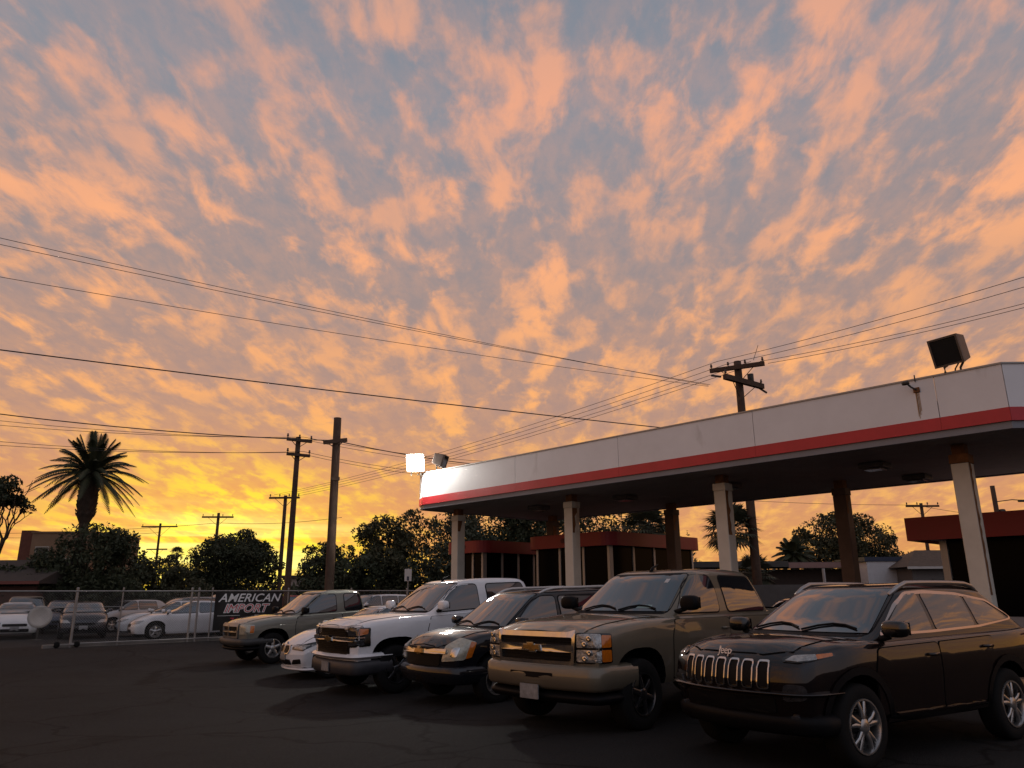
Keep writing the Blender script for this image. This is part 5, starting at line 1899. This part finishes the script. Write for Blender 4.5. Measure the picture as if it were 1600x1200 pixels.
MB().lathe([(0, 0), (.14, 0), (.15, .03), (.15, .38), (0, .42)], 10, 'Z', (.62, .2, 11.35)).build('switch_box', dark_metal, pr, smooth=True)

WIRES = [
    ((9.17, 34, 10.95), (-23.1, 17.09, 12.85), .3, .010), ((9.26, 34, 10.98), (-23.11, 17.13, 12.58), .3, .010), ((9.17, 34, 10.9), (-23.01, 17.37, 11.31), .3, .010),
    ((9.64, 34, 12.1), (22.16, 17.57, 12.18), .3, .012), ((10.17, 34, 12.0), (22.54, 18.69, 12.12), .3, .012), ((11.69, 34, 12.1), (22.59, 20.26, 11.69), .3, .012), ((12.06, 34, 12.0), (22.59, 20.65, 11.65), .3, .012),
    ((9.64, 34, 12.1), (-18.94, 60, 9.35), .5, .012), ((10.17, 34, 12.0), (-18.33, 60, 9.35), .5, .012), ((11.26, 34, 12.1), (-17.72, 60, 9.3), .5, .012), ((11.68, 34, 12.05), (-17.1, 60, 9.25), .5, .012),
    ((16.05, 28.46, 6.64), (-18.04, 15.69, 7.78), .2, .017), ((-6.4, 26.75, 6.98), (-19.76, 21.54, 7.48), .25, .018), ((-6.4, 26.75, 6.98), (1.19, 34.4, 7.15), .2, .018),
    ((-11.07, 38, 9.4), (-27.5, 32.8, 9.8), .3, .012), ((-10.71, 38, 9.45), (-27.5, 32.8, 9.5), .3, .012), ((-11.05, 38, 8.65), (-27.3, 32.8, 8.75), .3, .012), ((-10.66, 38, 8.7), (-27.3, 32.8, 8.5), .3, .012),
    ((-11.07, 38, 9.4), (1.23, 48.4, 9.39), .3, .012), ((-10.71, 38, 9.45), (1.12, 48.4, 9.79), .3, .012), ((-11.05, 38, 8.65), (-1.83, 48.4, 8.81), .3, .012), ((-10.66, 38, 8.7), (-1.95, 48.4, 9.1), .3, .012),
    ((-58.12, 80, 8.15), (-30.79, 80, 9.07), .3, .022), ((-30.79, 80, 9.07), (-16.6, 74, 8.95), .3, .022), ((-63.9, 90, 8.56), (-41.4, 90, 8.94), .3, .022),
    ((32.24, 60, 8.21), (9.63, 60, 9.42), .3, .016), ((32.23, 60, 8.11), (43.33, 60, 7.05), .3, .016)]
WLAB = ['upper wire of the pair crossing the sky left of the crossed arm pole', 'lower wire of the pair crossing the sky left of the crossed arm pole', 'single thin wire below the high pair of wires',
        'topmost wire running up right from the crossed arm pole', 'second wire running up right from the crossed arm pole', 'third wire running up right from the crossed arm pole', 'lowest wire running up right from the crossed arm pole',
        None, None, None, None,
        'thick single cable crossing from the upper left to the canopy', 'thick cable running left from the thick bare pole', 'thick cable running right from the thick bare pole towards the floodlight']
wire_m = mat('wire', (.02, .018, .018), .6)
for i, (a, b, sag, r) in enumerate(WIRES):
    a, b = Vector(a), Vector(b)
    pts = []
    for k in range(17):
        t = k / 16
        q = a.lerp(b, t)
        q.z -= sag * 4 * t * (1 - t)
        pts.append(q)
    o = MB().tube(pts, r, 5, caps=False).build('overhead_wire', wire_m)
    lab, grp = (WLAB[i] if i < len(WLAB) else None), 'overhead wires'
    if lab is None:
        if i < 11:
            lab, grp = ['first', 'second', 'third', 'lowest'][i - 7] + ' thin wire from the left sloping from the crossed arm pole down to the sunset', 'wires between the two armed poles'
        elif i < 18:
            lab, grp = ['topmost', 'second', 'third', 'lowest'][i - 14] + ' thin wire running left from the tall thin pole past the palm', 'wires left of the tall thin pole'
        elif i < 22:
            lab, grp = ['second', 'topmost', 'lowest', 'third'][i - 18] + ' thin wire running right from the tall thin pole behind the floodlight', 'wires right of the tall thin pole'
        elif i < 25:
            lab, grp = ['low far wire left of the pole above the round tree', 'low far wire right of the pole above the round tree', 'lowest far wire left of the far twin-arm pole'][i - 22], 'far wires over the horizon'
        else:
            lab, grp = ['far wire running left from the pole above the shop', 'far wire running right from the pole above the shop'][i - 25], 'wires behind the shop'
    tag(o, lab, 'wire', grp)

# ================================================================== TREES
from mathutils import noise as mnoise
bark = mat('bark', (.05, .035, .025), .95, vary=.4, vscale=4)
leaf_mats = [mat('dark_foliage', (.040, .050, .022), .7, vary=.4, vscale=1.2), mat('olive_foliage', (.055, .058, .026), .7, vary=.4, vscale=1.2), mat('grey_green_foliage', (.05, .06, .035), .7, vary=.4, vscale=1.2)]


def leaves(clumps, n, size, gap, seed, flat=0.0):
    rnd = random.Random(seed)
    v, f = [], []
    tot = sum(c[1][0] * c[1][1] * c[1][2] for c in clumps) if clumps else 1
    for (c, r) in clumps:
        c = Vector(c)
        m = int(n * (r[0] * r[1] * r[2]) ** .8 / sum((q[1][0] * q[1][1] * q[1][2]) ** .8 for q in clumps))
        for _ in range(m):
            while True:
                d = Vector((rnd.uniform(-1, 1), rnd.uniform(-1, 1), rnd.uniform(-1, 1)))
                if .05 < d.length <= 1:
                    break
            d = d.normalized() * d.length ** .55
            wob = 1 + .42 * mnoise.noise(Vector((d.x * 1.7 + seed, d.y * 1.7, d.z * 1.7)))
            p = c + Vector((d.x * r[0], d.y * r[1], d.z * r[2])) * wob
            if mnoise.noise(p * .9 + Vector((seed * 3.1, 0, 0))) < gap - .35 * (1 - d.length):
                continue
            s = size * rnd.uniform(.6, 1.4)
            a = Vector((rnd.gauss(0, 1), rnd.gauss(0, 1), rnd.gauss(0, 1))).normalized()
            b = a.orthogonal().normalized()
            b = Matrix.Rotation(rnd.uniform(0, 6.28), 3, a) @ b
            e = a.cross(b)
            k = len(v)
            v += [tuple(p - b * s), tuple(p - e * s * .42), tuple(p + b * s), tuple(p + e * s * .42)]
            f.append((k, k + 1, k + 2, k + 3))
    return v, f


def tree(x, y, h_trunk, clumps, n, size, label, name='broadleaf_tree', gap=-.15, mi=0, seed=1, tr=.25, limbs=True):
    t = empty(name, (x, y, -.3), 0, label, 'tree', 'trees behind the lot')
    rnd = random.Random(seed)
    b = MB()
    b.tube([(0, 0, 0), (.05, 0, h_trunk * .4), (-.04, .05, h_trunk * .8), (0, 0, h_trunk + .3)], tr, 9, tr * .6)
    if limbs:
        for (c, r) in clumps:
            c = Vector(c)
            st_ = Vector((0, 0, h_trunk * rnd.uniform(.7, 1.0)))
            mid = st_.lerp(c, .5) + Vector((rnd.uniform(-.3, .3), rnd.uniform(-.3, .3), rnd.uniform(-.2, .3)))
            b.tube([st_, mid, c], [tr * .5, tr * .3, tr * .1], 6)
            for _ in range(5):
                e = c + Vector((rnd.uniform(-.8, .8) * r[0], rnd.uniform(-.8, .8) * r[1], rnd.uniform(-.4, .9) * r[2]))
                b.tube([mid.lerp(c, rnd.uniform(.2, .9)), c.lerp(e, .5) + Vector((0, 0, .1)), e], [tr * .14, tr * .09, tr * .03], 4)
    b.build('trunk', bark, t, smooth=True)
    rs = random.Random(seed + 500)
    sat = []
    for (c, r) in clumps:
        for _ in range(4):
            a, e = rs.uniform(0, 6.28), rs.uniform(-.3, 1.3)
            k = rs.uniform(.22, .42)
            sat.append(((c[0] + cos(a) * cos(e) * r[0] * 1.02, c[1] + sin(a) * cos(e) * r[1], c[2] + sin(e) * r[2] * 1.05), (r[0] * k, r[1] * k, r[2] * k * .8)))
    v, f = leaves(list(clumps) + sat, int(n * 2.0), size * .68, gap, seed)
    me = bpy.data.meshes.new('crown')
    me.from_pydata(v, [], f)
    link('crown', me, leaf_mats[mi], t)
    return t


# dark mass under the big palm
tree(-24.2, 44, 2.0, [((0, 0, 3.6), (2.2, 1.8, 2.2)), ((-2.0, .4, 2.6), (1.8, 1.6, 1.9)), ((1.8, .2, 2.9), (1.7, 1.6, 1.7)), ((1.2, 0, 4.6), (1.2, 1.0, 1.1)), ((0, 0, 1.6), (3.0, 1.6, 1.5))], 12000, .17, 'dark bushy tree beneath the big palm', gap=-.22, seed=3)
tree(-20.9, 46, 1.8, [((0, 0, 2.7), (1.6, 1.4, 1.5)), ((1.4, 0, 2.2), (1.4, 1.2, 1.2)), ((-1.2, 0, 2.2), (1.3, 1.2, 1.4)), ((.4, 0, 1.2), (2.2, 1.2, 1.2))], 8000, .16, 'lower ragged tree right of the big palm', gap=-.18, seed=5, mi=1)
tree(-27.2, 43, 1.8, [((0, 0, 2.0), (2.0, 1.2, 1.6)), ((1.5, 0, 2.8), (1.3, 1.0, 1.2))], 5000, .16, 'dark shrubby tree in front of the stucco house', gap=-.2, seed=8)
tree(-21.7, 60, 2.6, [((0, 0, 5.0), (2.9, 2.2, 1.7)), ((-1.6, 0, 4.2), (1.9, 1.6, 1.6)), ((1.8, 0, 4.4), (1.8, 1.6, 1.5)), ((.0, 0, 3.3), (3.0, 1.6, 1.2)), ((-2.2, 0, 2.6), (1.6, 1.3, 1.3)), ((.3, 0, 5.6), (1.8, 1.4, 1.0)), ((1.0, 0, 2.6), (2.6, 1.5, 1.2))], 16000, .17, 'dense round tree in front of the brightest sunset', gap=-.34, seed=11)
tree(-17.0, 66, 2.0, [((-11, 0, 1.8), (3.0, 1.5, 1.6)), ((-8.5, 0, 2.4), (1.6, 1.3, 1.6))], 4000, .2, 'low bushes left of the round tree', name='bush', gap=-.15, seed=12, limbs=False)
for i, (x, y, w_, top, lab) in enumerate(((-10.6, 47, 2.6, 4.9, 'leafy tree behind the thick bare pole'), (-7.2, 48, 2.8, 7.2, 'leafy tree beside the far end of the canopy'), (-3.4, 47, 3.0, 8.0, 'leafy tree behind the glaring floodlight corner'), (.6, 48, 3.0, 8.0, 'leafy tree behind the far kiosk'), (4.8, 49, 3.0, 7.8, 'leafy tree behind the middle kiosk'), (9.0, 50, 2.6, 7.4, 'leafy tree with sunset gaps right of the middle kiosk'))):
    rr = random.Random(40 + i)
    cl_ = [((rr.uniform(-.9, .9) * w_ * .6, rr.uniform(-1, 1), top * rr.uniform(.42, .86)), (w_ * rr.uniform(.45, .6), 1.4, top * rr.uniform(.16, .22))) for _ in range(9)]
    cl_ += [((-w_ * .3, 0, top * .3), (w_ * .7, 1.4, top * .24)), ((w_ * .35, 0, top * .3), (w_ * .7, 1.4, top * .24))]
    tree(x, y, top * .4, cl_, 11000 if i < 4 else 7000, .17, lab, gap=-.16 if i < 4 else -.05, seed=20 + i, mi=i % 3)
tree(23.3, 55, 3.0, [((0, 0, 5.6), (2.4, 1.8, 1.7)), ((-2.0, 0, 4.4), (1.8, 1.5, 1.5)), ((2.0, 0, 5.0), (2.0, 1.6, 1.7)), ((.5, 0, 3.6), (3.6, 1.6, 1.6)), ((3.6, 0, 3.5), (1.9, 1.4, 1.2)), ((-.6, 0, 6.4), (1.3, 1.1, .9))], 14000, .17, 'wide open tree behind the rear canopy columns', gap=-.14, seed=31, mi=1)
tree(29.0, 56, 2.0, [((0, 0, 3.3), (2.2, 1.4, 1.3)), ((-1.5, 0, 2.8), (1.6, 1.2, 1.3)), ((1.9, 0, 2.9), (1.5, 1.2, 1.1))], 6000, .16, 'thin low tree beside the station shop', gap=-.02, seed=33, mi=2)


def frond(b, base, az_, el_, L, droop, wl, nl=22, tw=.9):
    """a feather leaf: curved rib and leaflets as narrow blades"""
    d = Vector((cos(az_) * cos(el_), sin(az_) * cos(el_), sin(el_)))
    side = Vector((-sin(az_), cos(az_), 0))
    pts = []
    for k in range(11):
        t = k / 10
        p = base + d * (L * t) - Vector((0, 0, droop * L * t * t))
        pts.append(p)
    b.tube(pts, .035, 4, .008, caps=False)
    for k in range(nl):
        t = .10 + .9 * k / (nl - 1)
        i = min(9, int(t * 10))
        p = pts[i].lerp(pts[i + 1], t * 10 - i)
        tg = (pts[i + 1] - pts[i]).normalized()
        ll = wl * (sin(pi * min(1, t * .95 + .06)) ** .6 + .12)
        for sg in (1, -1):
            dr = (side * sg * .8 + tg * .75 - Vector((0, 0, .45))).normalized()
            up = dr.cross(tg).normalized()
            wv = dr.cross(up).normalized() * .042
            b.add([p - wv, p + wv, p + dr * ll], [(0, 1, 2)])


def date_palm(x, y, zc_, L, nf, label, rt0=.28, bulge=.55, seed=1, gname='palms'):
    t = empty('palm_tree', (x, y, -.3), 0, label, 'palm tree', gname)
    zc_ += .3
    tk = MB()
    prof = [(rt0 * 1.15, 0), (rt0, .6), (rt0 * .92, zc_ * .5)]
    zz = zc_ - 3.1
    prof += [(rt0 * .95, zz), (bulge * .92, zz + .55), (bulge * .84, zz + .75), (bulge, zz + 1.2), (bulge * .95, zz + 2.2), (bulge * .8, zc_ - .2), (bulge * .4, zc_ + .1), (0, zc_ + .2)]
    tk.lathe(prof, 16, 'Z')
    # stubs of cut fronds
    rnd = random.Random(seed)
    for k in range(90):
        a = k * 2.4
        h_ = zz + .4 + 2.2 * k / 90
        c_ = Vector((cos(a), sin(a), 0))
        p = c_ * (bulge * .86) + Vector((0, 0, h_))
        tk.tube([p, p + c_ * .10 + Vector((0, 0, .16))], [.06, .025], 4)
    tk.build('trunk', bark, t)
    b = MB()
    for k in range(nf):
        az_ = k * 2.39996 + rnd.uniform(-.15, .15)
        u = k / nf
        el_ = radians(84 - 106 * u ** .9) + rnd.uniform(-.06, .06)
        Lk = L * rnd.uniform(.9, 1.08) * (1 - .12 * max(0, u - .8) / .2)
        frond(b, Vector((0, 0, zc_ - .15 * u)) + Vector((cos(az_), sin(az_), 0)) * .12, az_, el_, Lk, .14 + .46 * cos(el_) * (1 - .2 * u), .42, 30)
    b.build('crown', leaf_mats[0], t)
    return t


date_palm(-25.6, 45.6, 8.95, 3.15, 74, 'tall thick-trunked palm against the sunset', seed=2)
date_palm(18.1, 50, 4.0, 1.5, 34, 'small feathery palm beside the wide open tree', rt0=.16, bulge=.22, seed=4)


def fan_palm(x, y, zc_, R, nf, label, r=.14, seed=1):
    t = empty('palm_tree', (x, y, -.3), 0, label, 'palm tree', 'palms')
    zc_ += .3
    MB().tube([(0, 0, 0), (.03, 0, zc_ * .5), (0, 0, zc_)], r, 9, r * .8).build('trunk', bark, t, smooth=True)
    b = MB()
    rnd = random.Random(seed)
    for k in range(nf):
        a = k * 2.39996
        el_ = radians(80 - 125 * (k / nf))
        d = Vector((cos(a) * cos(el_), sin(a) * cos(el_), sin(el_)))
        st_ = Vector((0, 0, zc_))
        c_ = st_ + d * R * .48
        b.tube([st_, c_], .015, 4, caps=False)
        s1 = Vector((-sin(a), cos(a), 0))
        s2 = d.cross(s1)
        for q in range(15):
            g = radians(-105 + 210 * q / 14)
            e = (d * cos(g) + s1 * sin(g)).normalized()
            tip = c_ + e * R * .52 * rnd.uniform(.85, 1.1) - Vector((0, 0, .10 * R))
            w_ = s2.cross(e).normalized() * .035 * R
            b.add([c_ + e * .02 - w_ * .3, c_ + e * R * .3 - w_, tip, c_ + e * R * .3 + w_], [(0, 1, 2, 3)])
    b.build('crown', leaf_mats[2], t)


fan_palm(9.8, 34.5, 4.3, 1.5, 42, 'dark fan palm behind the middle canopy column', seed=6)
fan_palm(6.4, 37.0, 4.6, 1.5, 40, 'dark fan palm behind the middle kiosk roof', seed=7)
fan_palm(-38.3, 88, 6.4, 1.0, 24, 'tiny far palm left of the round tree', r=.1, seed=9)
fan_palm(11.3, 36.5, 2.4, 1.2, 26, 'low fan palm beside the dark pole shaft behind the canopy', seed=10)

# scraggly tree by the left edge
sg_ = empty('scraggly_tree', (-31.6, 46, -.3), 0, 'scraggly bare-limbed tree at the left edge by the house', 'tree', 'trees behind the lot')
b = MB()
rnd = random.Random(77)


def grow(p, d, L, r, depth):
    q = p + d * L
    m = p.lerp(q, .5) + Vector((rnd.uniform(-.12, .12), rnd.uniform(-.1, .1), rnd.uniform(-.08, .08))) * L
    b.tube([p, m, q], [r, r * .85, r * .7], 6)
    ends.append(q)
    if depth == 0:
        return
    for _ in range(rnd.choice((2, 2, 3))):
        nd = (d + Vector((rnd.uniform(-.75, .75), rnd.uniform(-.5, .5), rnd.uniform(-.25, .55)))).normalized()
        grow(q, nd, L * rnd.uniform(.62, .85), r * .62, depth - 1)


ends = []
grow(Vector((0, 0, 0)), Vector((.12, 0, 1)).normalized(), 2.6, .22, 5)
b.build('trunk', bark, sg_, smooth=True)
hi = sorted(ends, key=lambda q: -q.z)[:60]
v, f = leaves([(tuple(q), (.75, .6, .38)) for q in hi if q.x < .7][:26], 5200, .13, -.12, 78)
me = bpy.data.meshes.new('crown'); me.from_pydata(v, [], f)
link('crown', me, leaf_mats[0], sg_)

# ================================================================== HOUSES AND LOW BUILDINGS
stucco = mat('tan_stucco', (.30, .20, .13), .9, vary=.12, vscale=2, bump=.3, bscale=30)
dk_roof = mat('dark_roof', (.05, .04, .035), .85, vary=.2, vscale=3)
win_g = mat('house_window', (.02, .02, .022), .08)
hs = empty('stucco_house', (-29.6, 50, -.3), 0, 'tan flat-roofed stucco house behind the palm', 'house')
MB().box(-1.6, 2.4, -.2, 6, 0, 5.95).build('wall', stucco, hs)
MB().box(-1.66, 2.46, -.26, 6.06, 5.952, 6.06).build('parapet_cap', mat('stucco_cap', (.26, .17, .11), .9), hs)
MB().box(-4.6, -1.62, .5, 6, 0, 4.1).build('wing_wall', stucco, hs)
MB().box(-4.7, -1.61, .4, 6.05, 4.102, 4.2).build('wing_roof', dk_roof, hs)
MB().box(-2.4, -1.65, -.1, .9, 3.2, 6.15).build('chimney', mat('brick_red_stucco', (.17, .07, .05), .9, vary=.2), hs)
for x0, x1, z0_, z1_ in ((-1.2, -.45, 4.35, 5.05), (.7, 1.5, 3.2, 4.3), (-4.0, -3.0, 2.0, 3.0)):
    yy = -.2 if x0 > -1.6 else .5
    w_ = MB()
    for q in ((x0 - .07, x1 + .07, z0_ - .07, z0_), (x0 - .07, x1 + .07, z1_, z1_ + .07), (x0 - .07, x0, z0_ + .001, z1_ - .001), (x1, x1 + .07, z0_ + .001, z1_ - .001)):
        w_.box(q[0], q[1], yy - .05, yy - .002, q[2], q[3])
    fr = w_.build('window', mat('window_frame', (.5, .47, .42), .6), hs)
    MB().box(x0, x1, yy - .03, yy - .004, z0_, z1_).build('pane', win_g, fr)
h2 = empty('gabled_house', (-28.2, 41, -.3), 0, 'low house with a dark sloping roof at the left edge', 'house')
MB().box(-4.2, 2.8, .6, 6, 0, 2.5).build('wall', mat('brown_wall', (.10, .05, .04), .9, vary=.2), h2)
MB().add([(-5.0, -.2, 2.75), (3.4, -.2, 2.75), (3.4, 3.3, 4.0), (-5.0, 3.3, 4.0), (-5.0, 6.6, 2.75), (3.4, 6.6, 2.75), (-5.0, -.2, 2.63), (3.4, -.2, 2.63), (3.4, 6.6, 2.63), (-5.0, 6.6, 2.63)], [(0, 1, 2, 3), (3, 2, 5, 4), (0, 6, 7, 1), (4, 5, 8, 9), (6, 9, 8, 7), (1, 7, 8, 5, 2), (0, 3, 4, 9, 6)]).build('roof', dk_roof, h2, fix=True)
MB().box(-5.0, 3.4, -.25, -.205, 2.6, 2.76).build('gutter', mat('red_brown_trim', (.16, .05, .04), .7), h2)
MB().box(-.5, .6, .55, .598, 1.0, 2.0).build('window', win_g, h2)

lb = empty('low_building', (14.6, 41, -.3), 0, 'long low dark building with a pinkish roof edge behind the columns', 'building')
MB().box(-5.0, 4.2, .4, 6, 0, 3.1).build('wall', mat('dark_brown_wall', (.05, .035, .03), .9, vary=.2), lb)
MB().box(-5.4, 4.4, -.3, 6.2, 3.3, 3.45).build('roof', dk_roof, lb)
MB().box(-.2, 4.45, -.42, -.305, 3.14, 3.42).build('roof_edge', mat('pink_fascia', (.28, .17, .15), .8, vary=.1), lb)
MB().box(-5.4, -.21, -.42, -.305, 3.2, 3.5).build('roof_edge', mat('grey_fascia', (.07, .065, .06), .8), lb)
for x0 in (-3.8, -1.8, .4, 2.2):
    fr = MB().box(x0 - .06, x0 + 1.06, .33, .398, .9, 2.3).build('window', mat('dark_frame', (.08, .07, .07), .6), lb)
    MB().box(x0, x0 + 1.0, .31, .328, .96, 2.24).build('pane', win_g, fr)
wb_ = empty('storage_container', (18.55, 39, -.3), 0, 'white box trailer with a dark blue roof beside the low building', 'container')
MB().box(-.8, .95, 0, 3.5, .8, 3.38).build('box', mat('white_container', (.55, .55, .56), .6, vary=.08), wb_)
MB().box(-.9, 1.0, -.06, 3.6, 3.385, 3.6).build('roof', mat('dark_blue_tarp', (.03, .04, .07), .7), wb_)
MB().box(-.8, .95, -.02, 3.4, .5, .79).build('chassis', dark_metal, wb_)
for x0 in (-.5, .6):
    MB().lathe([(0, -.1), (.4, -.1), (.4, .1), (0, .1)], 16, 'Y', (x0, .4, .4)).build('wheel', rubber, wb_, smooth=True)
sh = empty('small_house', (19.9, 37.5, -.3), 0, 'small house with a brown hip roof next to the station shop', 'house')
MB().box(-.7, 2.6, 0, 3, 0, 3.0).build('wall', mat('pale_wall', (.13, .12, .115), .85, vary=.1), sh)
MB().add([(-1.1, -.4, 3.05), (3.0, -.4, 3.05), (3.0, 3.4, 3.05), (-1.1, 3.4, 3.05), (.2, 1.2, 3.9), (1.9, 1.2, 3.9)], [(0, 1, 5, 4), (1, 2, 5), (2, 3, 4, 5), (3, 0, 4), (3, 2, 1, 0)]).build('roof', mat('brown_shingle', (.11, .08, .06), .9, vary=.25, vscale=6), sh, fix=True)
MB().box(-1.1, 3.0, -.44, -.402, 2.95, 3.06).build('gutter', mat('white_trim', (.5, .48, .45), .6), sh)
MB().box(.2, .9, -.04, -.003, 1.5, 2.5).build('window', win_g, sh)
tag(MB().box(7.2, 17.0, 26.4, 26.6, 0, 1.85).build('block_wall', mat('grey_block', (.16, .155, .15), .9, vary=.15, vscale=3)), 'low grey block wall behind the canopy columns', 'wall')
tag(MB().tube([(10.2, 25.6, 0), (10.2, 25.6, 2.35)], .05, 8).build('white_post', mat('white_post', (.6, .6, .6), .5)), 'slim white post by the block wall', 'post')

sgn = empty('parking_sign', (-4.65, 34.4, 0), radians(-8), 'small white rectangular sign on a thin post behind the white pickup', 'sign')
MB().tube([(0, .03, 0), (0, .03, 2.75)], .028, 6).build('post', galv, sgn)
bd = MB().box(-.16, .16, -.006, .006, 2.2, 2.72).build('board', mat('white_sign', (.6, .58, .56), .5), sgn, bevel=.004)
MB().box(-.05, .05, -.010, -.0065, 2.22, 2.40).build('dark_symbol', mat('sign_ink', (.05, .05, .08), .6), bd)
lowb = empty('far_building', (-20.5, 75, -.3), 0, 'far pale low building below the twin poles', 'building')
MB().box(-1.5, 6, 0, 5, 0, 3.6).build('wall', mat('far_pale_wall', (.35, .30, .27), .9, vary=.1), lowb)
MB().box(-1.8, 6.3, -.3, 5.3, 3.602, 3.85).build('roof', dk_roof, lowb)
for k in range(4):
    MB().box(-1 + 1.7 * k, -.1 + 1.7 * k, -.03, -.003, 1.4, 2.6).build('window', win_g, lowb)
# dark hedge line closing the horizon between the houses
hd = MB()
rnd = random.Random(5)
v, f = leaves([((x, 70 + rnd.uniform(-2, 2), rnd.uniform(.8, 1.6)), (4, 1.5, rnd.uniform(1.2, 2.4))) for x in range(-70, 75, 5)], 26000, .32, -.3, 91)
me = bpy.data.meshes.new('far_hedge'); me.from_pydata(v, [], f)
tag(link('far_shrubbery', me, leaf_mats[0]), 'dark far line of shrubbery along the horizon', 'shrubbery', None, 'stuff')
